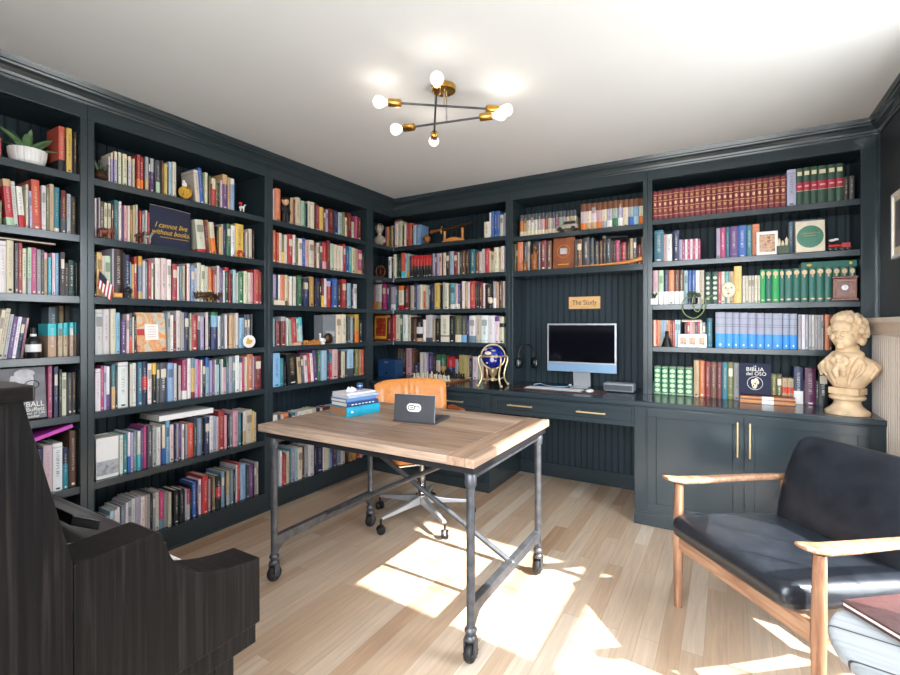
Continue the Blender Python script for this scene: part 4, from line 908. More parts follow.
# ================================================================== things on the shelves
def spot(bay, si, u, inset=.02):
    """(foot point, metres per pixel there, rotation that turns local -y to face the room)"""
    z = SH[si] if bay in 'ABC' else (([1.985, 1.705] if bay == 'E' else SH[:4] + [CT])[si])
    if bay in 'ABC':
        p = on_x(u, HZ, XL - inset); k = (XL - inset) / ray(u)[0] / F; r = PI/2
    else:
        p = on_y(u, HZ, YB + inset); k = (YB + inset) / ray(u)[1] / F; r = 0.
    return Vector((p.x, p.y, z + .0005)), k, r
def remesh(o, vox, smooth=4, fac=.6):
    q = o.modifiers.new('skin', 'REMESH'); q.mode = 'VOXEL'; q.voxel_size = vox; q.use_smooth_shade = True
    q = o.modifiers.new('soft', 'SMOOTH'); q.iterations = smooth; q.factor = fac
    return o
def flat_text(parent, name, s, size, m, x, y, z, align='CENTER', sx=1., shear=0., rot=0.):
    return text_obj(name, s, size, m, parent, (x, y, z), (PI/2, rot, 0), align, .0004, shear, sx)
# face-out books: (bay, shelf, u0, u1, height px, thickness)
def faceout(name, label, bay, si, u0, u1, hpx, th, m, inset=.01, cat='book', tilt=6, pages=True):
    um = (u0+u1)/2; p, k, r = spot(bay, si, um, inset)
    a, _, _ = spot(bay, si, u0, inset); b, _, _ = spot(bay, si, u1, inset); w = (b-a).length; zt = p.z; lim = min([z for z in (SH if bay in 'ABC' else ([1.985, HEAD+ST] if bay == 'E' else SH[:4])) + [HEAD+ST] if z > zt + .06]) - ST - zt - .006; h = min(hpx*k, lim)
    t = thing(name, label, cat, p, r); 
    tl = math.radians(tilt)
    o = MB(); o.xf = Matrix.Rotation(-tl, 4, 'X'); o.box(-w/2, w/2, 0, .003, 0, h).box(-w/2, w/2, th-.003, th, 0, h).box(-w/2, -w/2+.003, .003, th-.003, 0, h); lift = max(0, th*math.sin(tl)); c = o.build('cover', m, t, bevel=.0008, loc=(0, 0, lift))
    if pages:
        o = MB(); o.xf = Matrix.Rotation(-tl, 4, 'X'); o.box(-w/2+.0032, w/2-.004, .0032, th-.0032, .003, h-.003); o.build('pages', 'paper', t, loc=(0, 0, lift))
    e = bpy.data.objects.new('face', None)
    def put(mb, nm, mm): mb.xf = Matrix.Identity(4); ob = mb.build(nm, mm, c); ob.rotation_euler = (-tl, 0, 0); return ob
    def txt(s, size, mm, x, z, sx=1., shear=0., align='CENTER'):
        y = -.0012; v = Matrix.Rotation(-tl, 4, 'X') @ Vector((x, y, z))
        ob = text_obj('lettering', s, size, mm, c, v, (PI/2 - tl, 0, 0), align, .0004, shear, sx); return ob
    return t, w, h, put, txt
# biography with a grey portrait, beside the piano
t, w, h, put, txt = faceout('book', 'large grey book with a portrait cover, fifth shelf beside the piano', 'A', 4, -1, 47.8, 52, .045, 'portrait', .03)
m = MB(); m.ball((.0, -.0002, h*.66), (w*.23, .0012, h*.28), 24, 12); put(m, 'portrait_face', 'portraitlight')
m = MB(); m.ball((.01, -.0002, h*.885), (w*.22, .0016, h*.085), 20, 8); m.ball((-w*.2, -.0002, h*.76), (w*.05, .0016, h*.10), 12, 8); m.ball((w*.2, -.0002, h*.76), (w*.05, .0016, h*.10), 12, 8); put(m, 'portrait_hair', 'portraitlight')
m = MB(); g = .07
for s in (-1, 1): m.tube([(.0 + s*g*.5 + .026*math.cos(a*PI/8), -.003, h*.66 + .019*math.sin(a*PI/8)) for a in range(16)], .0017, 5, closed=True)
m.tube([(-.010, -.003, h*.665), (.010, -.003, h*.665)], .0012, 5); put(m, 'portrait_glasses', 'black')
m = MB(); m.box(-w*.32, w*.45, -.0008, -.0002, h*.30, h*.42); 
txt('SNOWBALL', .034, 'text_white', -.004, h*.275, .9); txt('Warren Buffett', .025, 'text_white', .0, h*.175); txt('and the Business of Life', .0165, 'text_white', .0, h*.105); txt('Alice Schroeder', .018, 'text_white', .0, h*.045)
# landscape painting cover on the left wall
t, w, h, put, txt = faceout('book', 'book with a bright orange and blue painted landscape cover, fourth shelf', 'B', 3, 138.0, 167.0, 39, .03, 'painting', .024)
put(MB().box(-w*.22, w*.24, -.0012, -.0002, h*.30, h*.70), 'title_label', 'white')
for i in range(5): put(MB().box(-w*.13, w*.15, -.0016, -.0012, h*(.37+.065*i), h*(.385+.065*i)), 'faint_line', 'pink')
put(MB().box(-w*.49, -w*.24, -.0011, -.0002, h*.42, h*.58), 'red_field', 'red')
# brown leather cover in the computer bay
t, w, h, put, txt = faceout('book', 'brown tooled leather book with round emblem standing face out above the computer', 'E', 1, 552.8, 573.6, 31.5, .035, 'brownhide', .022, tilt=4)
m = MB(); m.tube([(w*.30*math.cos(a*PI/16), -.001, h*.56+w*.30*math.sin(a*PI/16)) for a in range(32)], .002, 5, closed=True); put(m, 'emblem_ring', 'orangewood')
for i, k in enumerate((.62, .56, .50)): put(MB().box(-w*.17, w*.17, -.0012, -.0002, h*k-.008, h*k+.008), 'emblem_line', 'portraitlight')
put(MB().box(-w*.26, w*.26, -.0012, -.0002, h*.115, h*.14), 'gilt_line', 'text_gold')
# cream book with the green oval
t, w, h, put, txt = faceout('book', 'cream book with a large green oval on its cover, second shelf', 'F', 1, 795.5, 825, 31.5, .05, 'cream', .016, tilt=4)
m = MB(); m.ball((0, -.0002, h*.49), (w*.46, .0014, h*.36), 40, 12); put(m, 'green_oval', 'ovalgreen')
m = MB(); random.seed(31)
for i in range(13): x = -w*.30 + i*w*.05; m.tube([(x-w*.015, -.0022, h*(.585+random.uniform(-.01, .01))), (x, -.0022, h*(.62+random.uniform(-.02, .03))), (x+w*.015, -.0022, h*(.585+random.uniform(-.01, .01)))], .0012, 5)
for i in range(8): x = -w*.22 + i*w*.055; m.box(x-w*.018, x+w*.018, -.0026, -.0016, h*.515, h*.53)
put(m, 'gilt_script', 'text_gold')
# antique red box book in the corner
t, w, h, put, txt = faceout('book', 'antique red and gold book standing face out, fourth shelf of the corner bay', 'D', 3, 373.8, 387, 25.5, .05, 'redgilt', .03, tilt=3)
m = MB(); m.box(-w*.46, -w*.38, -.0012, -.0002, h*.06, h*.95).box(w*.38, w*.46, -.0012, -.0002, h*.06, h*.95).box(-w*.38, w*.38, -.0012, -.0002, h*.87, h*.95).box(-w*.38, w*.38, -.0012, -.0002, h*.06, h*.16); put(m, 'gilt_border', 'text_gold')
for k in (.3, .45, .6, .75): put(MB().box(-w*.36, w*.36, -.001, -.0002, h*k-.004, h*k+.004), 'gilt_line', 'darkwood')
# lying wooden-bound volumes with the navy bible standing on them
p, k, r = spot('F', 4, 767, -.092)
hb = .028
L = 47*k
t1 = thing('book', 'lower of two lying brown wooden-bound books on the counter below the navy bible', 'book', p, 0)
box(-L/2, L/2, 0, .105, 0, .004).build('cover', 'darkwood', t1); box(-L/2+.003, L/2-.003, .003, .102, .0042, .0218).build('pages', 'orangewood', t1); box(-L/2, L/2, 0, .105, .022, .026).build('top_cover', 'darkwood', t1, bevel=.001); box(-.026, .034, -.0012, -.0002, .001, .025).build('spine_label', 'white', t1)
t2 = thing('book', 'upper of two lying brown wooden-bound books, directly under the navy bible', 'book', p + Vector((0, .0, .0265)), 0)
L2 = L*.98
box(-L2/2, L2/2, 0.002, .103, 0, .004).build('cover', 'darkwood', t2); box(-L2/2+.003, L2/2-.003, .004, .101, .0042, .0168).build('pages', 'orangewood', t2); box(-L2/2, L2/2, .002, .103, .017, .021).build('top_cover', 'darkwood', t2, bevel=.001); box(-.026, .034, .0008, .0018, .001, .02).build('spine_label', 'white', t2)
t, w, h, put, txt = faceout('book', 'navy bible with a white bear emblem standing on two lying wooden-bound books', 'F', 4, 739, 771, 31, .045, 'fabricnavy', -.045, tilt=4)
t.location.z += .0478
m = MB(); m.tube([(w*.24*math.cos(a*PI/16), -.001, h*.36+w*.24*math.sin(a*PI/16)) for a in range(32)], .0016, 5, closed=True); put(m, 'emblem_ring', 'text_white')
m = MB(); m.ball((-.002, -.0004, h*.31), (w*.085, .0014, h*.13)); m.ball((.006, -.0004, h*.47), (w*.07, .0014, h*.055)); m.ball((-.012, -.0004, h*.40), (w*.05, .0014, h*.09)); m.ball((.016, -.0004, h*.39), (w*.035, .0014, h*.06)); put(m, 'bear_emblem', 'cream')
m = MB(); m.ball((.001, -.0016, h*.35), (.004, .001, .005)); m.ball((-.008, -.0016, h*.28), (.003, .001, .006)); put(m, 'emblem_shade', 'fabricnavy')  # dark printed spots on the bear
txt('LA', .014, 'text_white', 0, h*.905); txt('BIBLIA', .034, 'text_white', 0, h*.80); txt('del OSO', .030, 'text_white', .006, h*.66)
# navy pouch with the gold motto
a, k, r = spot('B', 1, 151.4, .018); b, _, _ = spot('B', 1, 192.3, .018); w = (b-a).length; h = .225
t = thing('zip_pouch', 'navy canvas zip pouch with a gold embroidered motto standing on the second shelf', 'pouch', (a+b)/2, r)
m = MB(); n = 14; vs, fs = [], []
for j in range(9):
    v = j/8; th = .016*math.sin(PI*min(.97, v*.9+.06))
    for i in range(n+1):
        u = -1+2*i/n; vs.append((u*w/2, .02-th*(1-u**6)+.0, v*h*(1-.02*u)))
for j in range(9):
    v = j/8; th = .016*math.sin(PI*min(.97, v*.9+.06))
    for i in range(n+1):
        u = -1+2*i/n; vs.append((u*w/2, .022+th*(1-u**6), v*h*(1-.02*u)))
n1 = 9*(n+1)
for j in range(8):
    for i in range(n):
        q = j*(n+1)+i; fs += [(q, q+1, q+n+2, q+n+1), (n1+q, n1+q+n+1, n1+q+n+2, n1+q+1)]
rim = [j*(n+1) for j in range(9)] + [8*(n+1)+i for i in range(1, n+1)] + [j*(n+1)+n for j in range(7, -1, -1)] + [i for i in range(n-1, 0, -1)]
fs += [(rim[q], rim[(q+1) % len(rim)], n1+rim[(q+1) % len(rim)], n1+rim[q]) for q in range(len(rim))]
m.add(vs, fs); m.build('pouch_body', 'fabricnavy', t, smooth=True)
m = MB(); m.tube([(-w/2+.002, .02, h+.004), (0, .02, h+.003), (w/2-.002, .02, h-.004)], .0022, 6); m.build('zip', 'pewter', t)
flat_text(t, 'lettering', 'I cannot live', .041, 'text_gold', -.008, -.001, h*.53, sx=.9, shear=.35); flat_text(t, 'lettering', 'without books.', .041, 'text_gold', -.008, -.001, h*.36, sx=.86, shear=.35)
m = MB(); m.box(-w*.30, w*.42, -.0008, .002, h*.235, h*.245); m.build('gold_underline', 'text_gold', t)
# ------------------------------------------------------------------ potted succulent
p, k, r = spot('A', 0, 27.5, .085)
t = thing('potted_succulent', 'green succulent in a white ribbed pot on the top shelf beside the piano', 'plant', p, r); t.scale = (.84, .84, .92)
m = MB(); vs, fs = [], []; n = 72
for rad, z in ((.058, 0), (.074, .02), (.083, .055), (.085, .082)):
    for j in range(n):
        rr_ = rad - (.0022 if j % 4 < 1 else 0); vs.append((rr_*math.cos(2*PI*j/n), rr_*math.sin(2*PI*j/n), z))
for rad, z in ((.079, .082), (.076, .06)):
    for j in range(n): vs.append((rad*math.cos(2*PI*j/n), rad*math.sin(2*PI*j/n), z))
for q in range(5): fs += [(q*n+j, q*n+(j+1) % n, (q+1)*n+(j+1) % n, (q+1)*n+j) for j in range(n)]
fs += [tuple(range(n)), tuple(5*n+j for j in range(n))]
m.add(vs, fs); m.build('pot', 'white', t)
m = MB(); m.lathe([(.001, .066), (.075, .066), (.075, .070), (.001, .072)]); m.build('soil', 'bronze', t)
def leaf(az, el, L, wd, droop):
    m = MB(); secs = []; pos = Vector((0, 0, .068)); e = el; K = 9
    rad = Vector((math.cos(az), math.sin(az), 0)); sd = Vector((-math.sin(az), math.cos(az), 0))
    for q in range(K+1):
        s = q/K; wdt = wd*(.55+.6*s*1.2)*(1-s)**.62*1.25+.0008; d = rad*math.cos(e) + Vector((0, 0, math.sin(e))); nrm = sd.cross(d).normalized(); nrm = nrm if nrm.z > 0 else -nrm
        tk = .009*(1-s)+.001
        secs.append([pos+sd*wdt+nrm*tk*.9, pos+nrm*tk*.1, pos-sd*wdt+nrm*tk*.9, pos-sd*wdt*.7-nrm*tk*.2, pos-nrm*tk, pos+sd*wdt*.7-nrm*tk*.2])
        pos = pos + d*(L/K); e -= droop/K
    loft(m, secs); return m
for az, el, L, wd, dr in ((200, 40, .20, .024, .5), (170, 62, .13, .024, .3), (250, 52, .11, .028, .3), (300, 35, .15, .023, .4), (345, 28, .15, .02, -.5), (20, 48, .14, .022, .5), (60, 60, .14, .02, .2), (110, 45, .15, .022, .4), (140, 35, .15, .022, .6), (228, 18, .13, .02, .4), (318, 14, .14, .02, .3), (275, 75, .12, .02, .2)):
    leaf(math.radians(az), math.radians(el), L, wd, dr).build('leaf', 'green', t, smooth=True)
# ------------------------------------------------------------------ small figures (name, label, cat, bay, shelf, u, inset, builder)
def fig(name, label, cat, bay, si, u, inset=.015, rot=0., group=None):
    p, k, r = spot(bay, si, u, inset); return thing(name, label, cat, p, r + rot, group), k
# dark wine bottle
t, k = fig('small_bottle', 'small dark bottle with a white label on the fourth shelf beside the piano', 'bottle', 'A', 3, 33.3, .004)
m = MB(); m.lathe([(.026, 0), (.028, .003), (.028, .07), (.024, .085), (.010, .098), (.009, .128), (.011, .129), (.011, .136), (.003, .137)], n=24); m.build('bottle_body', 'black', t, smooth=True)
m = MB(); m.lathe([(.0284, .028), (.0286, .029), (.0286, .061), (.0284, .062)]); m.build('label', 'white', t, smooth=True)
m = MB(); m.lathe([(.0116, .098), (.0118, .10), (.0118, .108), (.0114, .109)]); m.build('neck_band', 'white', t, smooth=True)
# magenta lying book on the sixth shelf
p, k, r = spot('A', 5, 45, .035)
t = thing('book', 'magenta-edged book lying tilted across the white books, sixth shelf beside the piano', 'book', p + Vector((0, -.005, row_top('A', 5, 20, 62) + .034)), r); t.rotation_euler = (0, math.radians(-15), r)
box(-.12, .115, -.01, .13, 0, .003).build('cover', 'fabricnavy', t); box(-.118, .113, -.008, .128, .0032, .013).build('pages', 'paper', t); m = MB(); m.box(-.12, .115, -.0115, -.0102, 0, .017).box(-.12, .115, -.01, .13, .0135, .017); M['magenta'] = mat('magenta_cloth', 'c93fb0', .45); m.build('spine', 'magenta', t)
p, k, r = spot('A', 2, 19, .03)
t = thing('book', 'thin brown book lying flat on top of the third-shelf row beside the piano', 'book', (p.x, p.y, SH[2] + row_top('A', 2, -10, 33) + .001), r)
box(-.2, .135, 0, .15, 0, .0025).build('cover', 'bronze', t); box(-.198, .133, .002, .148, .0027, .0075).build('pages', 'paper', t); box(-.2, .135, 0, .15, .0078, .0105).build('top_cover', 'bronze', t)
p, k, r = spot('B', 5, 188, .03)
t = thing('book', 'large white book lying flat on top of the upright books, sixth shelf', 'book', (p.x, p.y, SH[5] + min(row_top('B', 5, 163, 214) + .001, .282)), r)
box(-.17, .15, -.012, .20, 0, .003).build('cover', 'white', t); box(-.168, .148, -.010, .198, .0032, .0268).build('pages', 'paper', t); box(-.17, .15, -.012, .20, .027, .030).build('top_cover', 'white', t, bevel=.001); box(-.17, .15, -.0135, -.0122, 0, .03).build('spine', 'white', t)
t, w, h, put, txt = faceout('photo_book', 'large white photo book with a grey seascape cover, sixth shelf left end', 'B', 5, 96.3, 118.8, 40.5, .12, 'white', .03, tilt=0)
put(MB().box(-w*.48, w*.48, -.0012, -.0002, h*.08, h*.43), 'seascape_print', 'seascape')
t, k = fig('book', 'cream book lying flat at the bottom of the third shelf, bay behind the table', 'book', 'C', 2, 279.5, .006)
box(-.045, .05, 0, .11, 0, .002).build('cover', 'cream', t); box(-.044, .049, .002, .108, .0022, .030).build('pages', 'cream', t); box(-.045, .05, 0, .11, .0302, .032).build('top_cover', 'cream', t)
# top shelf, middle bay: dark vase, gold knot with white bird, little horse
t, k = fig('dark_ornament', 'small dark leaf ornament at the near end of the top shelf', 'ornament', 'B', 0, 101, .012)
m = MB(); m.lathe([(.022, 0), (.03, .01), (.028, .035), (.016, .048), (.012, .052)]); m.build('base', 'bronze', t, smooth=True)
for a in (-.8, 0, .9): m = MB(); m.ball((a*.022, 0, .06), (.008, .006, .03), rot=Matrix.Rotation(a*.5, 3, 'Y')); m.build('leaf', 'leafdark', t, smooth=True)
t, k = fig('gold_sphere', 'golden knotted sphere with a white bird sitting on it, top shelf', 'ornament', 'B', 0, 185.2, -.002)
m = MB(); random.seed(5)
for q in range(14):
    ax = Vector((random.gauss(0, 1), random.gauss(0, 1), random.gauss(0, 1))).normalized(); u_ = ax.orthogonal().normalized(); v_ = ax.cross(u_)
    m.tube([(u_*math.cos(2*PI*s/20)+v_*math.sin(2*PI*s/20))*.0325 + Vector((0, 0, .036)) for s in range(20)], .0032, 6, closed=True)
m.build('knot', 'text_gold', t, smooth=True)
m = MB(); m.ball((-.004, 0, .078), (.014, .010, .017)); m.ball((-.010, -.002, .097), (.008, .008, .008)); m.build('bird', 'white', t, smooth=True)
def quadruped(t, s, m_, body='body', tail=True):
    m = MB(); m.ball((0, 0, .62*s), (.30*s, .13*s, .16*s)); m.ball((.24*s, 0, .66*s), (.13*s, .12*s, .16*s))
    m.tube([(.27*s, 0, .72*s), (.36*s, 0, .92*s), (.40*s, 0, 1.0*s)], [.10*s, .075*s, .06*s], 10); m.ball((.48*s, 0, .98*s), (.13*s, .06*s, .065*s), rot=Matrix.Rotation(.5, 3, 'Y'))
    for x in (-.22, .22):
        for y in (-.08, .08): m.tube([(x*s, y*s, .6*s), ((x+.02)*s, y*s, .3*s), (x*s, y*s, .003)], [.07*s, .045*s, .04*s], 8)
    m.tube([(-.28*s, 0, .68*s), (-.38*s, 0, .55*s), (-.39*s, 0, .35*s)], [.03*s, .05*s, .02*s], 6)
    return m.build(body, m_, t, smooth=True)
t, k = fig('horse_figurine', 'small white horse figurine with an orange rider cloth, far end of the top shelf', 'figurine', 'B', 0, 242, .0)
quadruped(t, .050, 'white'); m = MB(); m.ball((-.012, 0, .052), (.014, .012, .012)); m.build('saddle_cloth', 'red', t, smooth=True)
# second shelf
t, k = fig('elephant_figurine', 'carved brown elephant figurine in front of the books, second shelf', 'figurine', 'B', 1, 104, -.002)
m = MB(); m.ball((0, 0, .032), (.030, .016, .020)); m.ball((.030, 0, .040), (.015, .013, .015)); m.tube([(.042, 0, .04), (.050, 0, .025), (.046, 0, .008)], [.007, .005, .004], 8)
for x in (-.018, .018):
    for y in (-.009, .009): m.tube([(x, y, .03), (x, y, .0005)], [.009, .008], 8)
m.build('body', 'darkwood', t, smooth=True); m = MB(); m.ball((.022, -.013, .041), (.010, .002, .012)).ball((.022, .013, .041), (.010, .002, .012)); m.build('ears', 'darkwood', t, smooth=True)
for u, lab, mm in ((139.5, 'bronze and silver horse figurine, nearer one of two on the second shelf', 'bronze'), (147, 'pale pewter horse figurine touching the navy pouch, second shelf', 'pewter')):
    t, k = fig('horse_figurine', lab, 'figurine', 'B', 1, u, -.012, group='horse figurines by the pouch'); quadruped(t, .062, mm)
    m = MB(); m.tube([(.022, 0, .045), (.028, 0, .06), (.027, 0, .066)], [.004, .006, .003], 6); m.build('mane', 'pewter', t, smooth=True)
t, k = fig('red_flower_ornament', 'small orange-red flower ornament in front of the yellow book, second shelf', 'ornament', 'B', 1, 240.5, -.008)
m = MB()
for a in range(6): m.ball((.014*math.cos(a*PI/3), 0.004*math.sin(a), .022+.014*math.sin(a*PI/3)), (.010, .006, .010))
m.build('petals', 'red', t, smooth=True); m = MB(); m.ball((0, -.004, .022), .007); m.tube([(0, 0, .02), (0, 0, .0005)], .012, 8); m.build('center', 'orangewood', t, smooth=True)
# flag, block, figure, dragon
t, k = fig('small_flag', 'little striped flag with a blue corner hanging from a stick, third shelf', 'flag', 'B', 2, 105.2, -.002)
M['flagstripes'] = None; del M['flagstripes']
m = MB(); m.tube([(-.030, .004, .004), (-.022, .004, .14)], .0018, 6); m.build('stick', 'orangewood', t); m = MB(); m.lathe([(.014, 0), (.014, .005), (.004, .008)], (-.030, .004, 0)); m.build('stand', 'darkwood', t, smooth=True)
for q in range(9):
    m = MB(); x0 = -.024 + q*.0068; z0 = .128 - q*.0082
    vs = [(x0, 0, z0), (x0+.0068, 0, z0-.0082), (x0+.0068-.012, -.002, z0-.084), (x0-.012, -.002, z0-.0758)]
    m.add(vs + [(x, y+.0012, z) for x, y, z in vs], [(0,1,2,3), (7,6,5,4), (0,4,5,1), (1,5,6,2), (2,6,7,3), (3,7,4,0)]); o = m.build('stripe', 'red' if q % 2 == 0 else 'white', t)
m = MB(); vs = [(-.0245, -.0008, .130), (-.0245+.031, -.0008, .092), (-.0245+.0255, -.0022, .058), (-.030, -.0022, .094)]; m.add(vs + [(x, y+.0006, z) for x, y, z in vs], [(0,1,2,3), (7,6,5,4), (0,4,5,1), (1,5,6,2), (2,6,7,3), (3,7,4,0)]); m.build('blue_corner', 'fabricnavy', t)
t, k = fig('wooden_block', 'small gold-brown wooden block in front of the tall dark book, third shelf', 'block', 'B', 2, 117, -.006)
box(-.021, .021, -.012, .012, 0, .024).build('block_body', 'orangewood', t, bevel=.002); box(-.014, .014, -.0132, -.0121, .006, .018).build('plate', 'text_gold', t)
def person_fig(t, s, coat, head='pink', hair='black', big=1.):
    m = MB(); m.tube([(-.09*s, 0, 0.001), (-.08*s, 0, .42*s)], [.07*s, .09*s], 8); m.tube([(.09*s, 0, 0.001), (.08*s, 0, .42*s)], [.07*s, .09*s], 8); m.ball((0, 0, .56*s), (.17*s, .11*s, .22*s))
    m.tube([(-.16*s, 0, .70*s), (-.22*s, -.03*s, .52*s), (-.10*s, -.12*s, .45*s)], [.06*s, .055*s, .045*s], 8); m.tube([(.16*s, 0, .70*s), (.22*s, -.03*s, .52*s), (.16*s, -.1*s, .38*s)], [.06*s, .055*s, .045*s], 8)
    m.build('body', coat, t, smooth=True)
    hz = .80*s + .11*s*big
    m = MB(); m.ball((0, 0, hz), (.10*s*big, .105*s*big, .125*s*big)); m.ball((0, -.105*s*big, hz-.01*s), (.02*s*big, .025*s*big, .03*s*big)); m.ball((-.1*s*big, 0, hz), (.02*s*big, .03*s*big, .04*s*big)); m.ball((.1*s*big, 0, hz), (.02*s*big, .03*s*big, .04*s*big)); m.build('head', head, t, smooth=True)
    m = MB(); m.ball((0, .015*s, hz+.045*s*big), (.108*s*big, .108*s*big, .095*s*big)); m.build('hair', hair, t, smooth=True)
t, k = fig('dark_figurine', 'small dark figure with pale arms in front of the books, third shelf', 'figurine', 'B', 2, 128.5, -.006); person_fig(t, .072, 'black', 'pewter')
t, k = fig('carved_dragon', 'dark carved driftwood ornament lying in front of the books, third shelf', 'ornament', 'B', 2, 208, -.004)
m = MB(); random.seed(11)
pts = [(-.078, 0, .018), (-.05, .004, .035), (-.02, -.002, .04), (.015, .003, .046), (.05, 0, .034), (.08, .002, .016)]
m.tube(pts, [.006, .013, .016, .016, .012, .006], 10)
for q in range(26):
    x = random.uniform(-.075, .075); m.tube([(x, 0, .03), (x+random.uniform(-.02, .02), random.uniform(-.014, .004), random.choice([.002, .055, .06]))], [.007, .003], 6)
o = m.build('carving', 'bronze', t, smooth=True)
# oval sign
t, k = fig('oval_plaque', 'white oval plaque with a yellow emblem leaning on the books, fourth shelf', 'plaque', 'B', 3, 249.2, -.012, rot=0)
m = MB(); m.ball((0, 0, .042), (.047, .003, .042), 36, 14); o = m.build('plaque', 'white', t, smooth=True)
m = MB(); m.ball((-.004, -.003, .036), (.022, .002, .012)); m.ball((-.010, -.003, .05), (.010, .002, .014)); m.ball((.01, -.003, .043), (.013, .002, .010)); m.build('yellow_emblem', 'text_gold', o, smooth=True)
# bobble-head man
t, k = fig('bobblehead_figure', 'big-headed figurine of a man in a dark suit, top shelf behind the table', 'figurine', 'C', 0, 285.3, .012); person_fig(t, .155, 'matteblack', 'pink', 'bronze', 1.55)
# fourth shelf, bay C: wooden village row, white goose, round stone
t, k = fig('carved_village', 'orange carved wooden village row lying on the fourth shelf', 'ornament', 'C', 3, 314, .005)
box(-.10, .09, -.01, .014, 0, .006).build('base', 'orangewood', t)
for q in range(8):
    x = -.09 + q*.022; hh = random.uniform(.018, .036); m = MB(); m.prism([(x-.009, .0062), (x+.009, .0062), (x+.009, hh), (x, hh+.013), (x-.009, hh)], -.006, .010, 'y'); m.build('house', 'orangewood', t)
t, k = fig('goose_figurine', 'white goose figurine in front of the grey box books, fourth shelf', 'figurine', 'C', 3, 321.5, -.016)
m = MB(); m.ball((.012, 0, .030), (.030, .018, .020)); m.tube([(-.006, 0, .035), (-.016, 0, .055), (-.012, 0, .074)], [.010, .007, .006], 10); m.ball((-.015, 0, .078), (.010, .008, .009)); m.tube([(.012, 0, .02), (.012, 0, .0005)], [.012, .016], 8); m.build('body', 'white', t, smooth=True); m = MB(); m.ball((-.026, 0, .076), (.007, .003, .003)); m.build('beak', 'text_gold', t, smooth=True)
t, k = fig('round_stone', 'round grey stone ball leaning against the big grey book, fourth shelf', 'stone', 'C', 3, 328.5, -.0)
m = MB(); m.ball((0, 0, .043), (.043, .024, .043), 24, 16); m.build('stone', 'bronze', t, smooth=True); m = MB(); m.lathe([(.022, 0), (.024, .003), (.02, .006)]); m.build('stand', 'wood', t, smooth=True)
t, w, h, put, txt = faceout('photo_book', 'grey box book standing face out beside the ivory pair, fourth shelf', 'C', 3, 323.2, 335.6, 28.5, .10, 'greycover' if 'greycover' in M else 'grey', .03, tilt=0)
put(MB().box(-w*.3, w*.44, -.001, -.0002, h*.15, h*.45), 'cover_print', 'seascape')
t, k = fig('pink_card_box', 'small pinkish card box lying in front of the leaning books, fourth shelf', 'box', 'C', 3, 297.5, -.002)
box(-.036, .036, 0, .03, 0, .022).build('box_body', 'pink', t, bevel=.001); box(-.0365, .0365, -.0005, .0305, .0222, .027).build('lid', 'red', t, bevel=.001)
# ------------------------------------------------------------------ corner bay
def bust_small(t, s, mm, hair):
    m = MB(); m.tube([(0, 0, .0005), (0, 0, .06*s), (0, 0, .09*s)], [.10*s, .09*s, .07*s], 16); m.ball((0, .01*s, .28*s), (.27*s, .15*s, .20*s)); m.tube([(0, 0, .4*s), (0, -.01*s, .6*s)], .09*s, 12); m.ball((0, -.02*s, .72*s), (.15*s, .17*s, .20*s)); m.ball((0, -.19*s, .70*s), (.03*s, .04*s, .05*s))
    m.ball((0, -.16*s, .62*s), (.08*s, .05*s, .03*s)); remesh(m.build('body', mm, t, smooth=True), .004 * s / .2, 3)
    m = MB(); random.seed(3)
    for q in range(40):
        a, b = random.uniform(0, 2*PI), random.uniform(0, 1.2); p_ = Vector((math.cos(a)*math.cos(b)*.155, math.sin(a)*math.cos(b)*.165 + .03, math.sin(b)*.20))
        if p_.y < -.08 and p_.z < .1: continue
        m.ball((p_.x*s, (p_.y-.02)*s, (p_.z+.73)*s), .055*s, 8, 6)
    m.build('hair', hair, t, smooth=True)
M['parianbust'] = mat('speckled_plaster', 'a89c8a', .7, var=.3, scale=60)
t, k = fig('small_bust', 'small pale bust of an old man with grey hair, top shelf in the corner', 'bust', 'D', 0, 379.5, -.06, rot=math.radians(20)); bust_small(t, .235, 'parianbust', 'pewter')
p, k, r = spot('D', 0, 400, .06)
t = thing('dark_hat', 'dark round hat lying on top of the books, top shelf in the corner', 'hat', (p.x, p.y, SH[0] + row_top('D', 0, 393, 408) + .001), 0); t.scale = (1, 1, .7)
m = MB(); m.lathe([(.065, 0), (.066, .004), (.042, .008), (.04, .03), (.03, .038), (.002, .041)]); m.build('crown', 'bronze', t, smooth=True); m = MB(); m.lathe([(.0405, .009), (.042, .010), (.042, .017), (.0405, .018)]); m.build('hat_band', 'darkwood', t, smooth=True)
p, k, r = spot('D', 0, 452, .03)
t = thing('display_sword', 'ornate brown sword in its scabbard resting on a wooden stand, top shelf', 'sword', p + Vector((0, 0, .104)), 0)
m = MB(); m.tube([(-.10, 0, .012), (0, 0, .016), (.10, 0, .030), (.21, 0, .046)], [.018, .019, .015, .007], 12); m.build('scabbard', 'bronze', t, smooth=True)
m = MB(); m.tube([(-.21, 0, .004), (-.19, 0, .006), (-.15, 0, .008), (-.11, 0, .011)], [.016, .012, .013, .014], 12); m.ball((-.216, 0, .003), .017); m.build('grip', 'wood', t, smooth=True)
m = MB(); m.tube([(-.105, 0, .045), (-.108, 0, .012), (-.112, 0, -.022)], [.006, .011, .006], 8); m.build('guard', 'brass', t, smooth=True)
t = thing('sword_stand', 'honey coloured wooden stand carrying the ornate sword, top shelf', 'stand', p, 0)
m = MB(); n = 10; m.prism([(-.095, 0), (.13, 0)] + [(.13-.225*q/n, .006+.032*math.sin(PI*q/n)) for q in range(n+1)], -.02, .02, 'y'); m.build('stand_base', 'orangewood', t, bevel=.002)
for x in (-.075, .105):
    m = MB(); m.tube([(x, 0, .01), (x, 0, .05), (x, 0, .098 + (.012 if x > 0 else 0))], [.014, .011, .013], 10); m.build('post', 'orangewood', t, smooth=True)
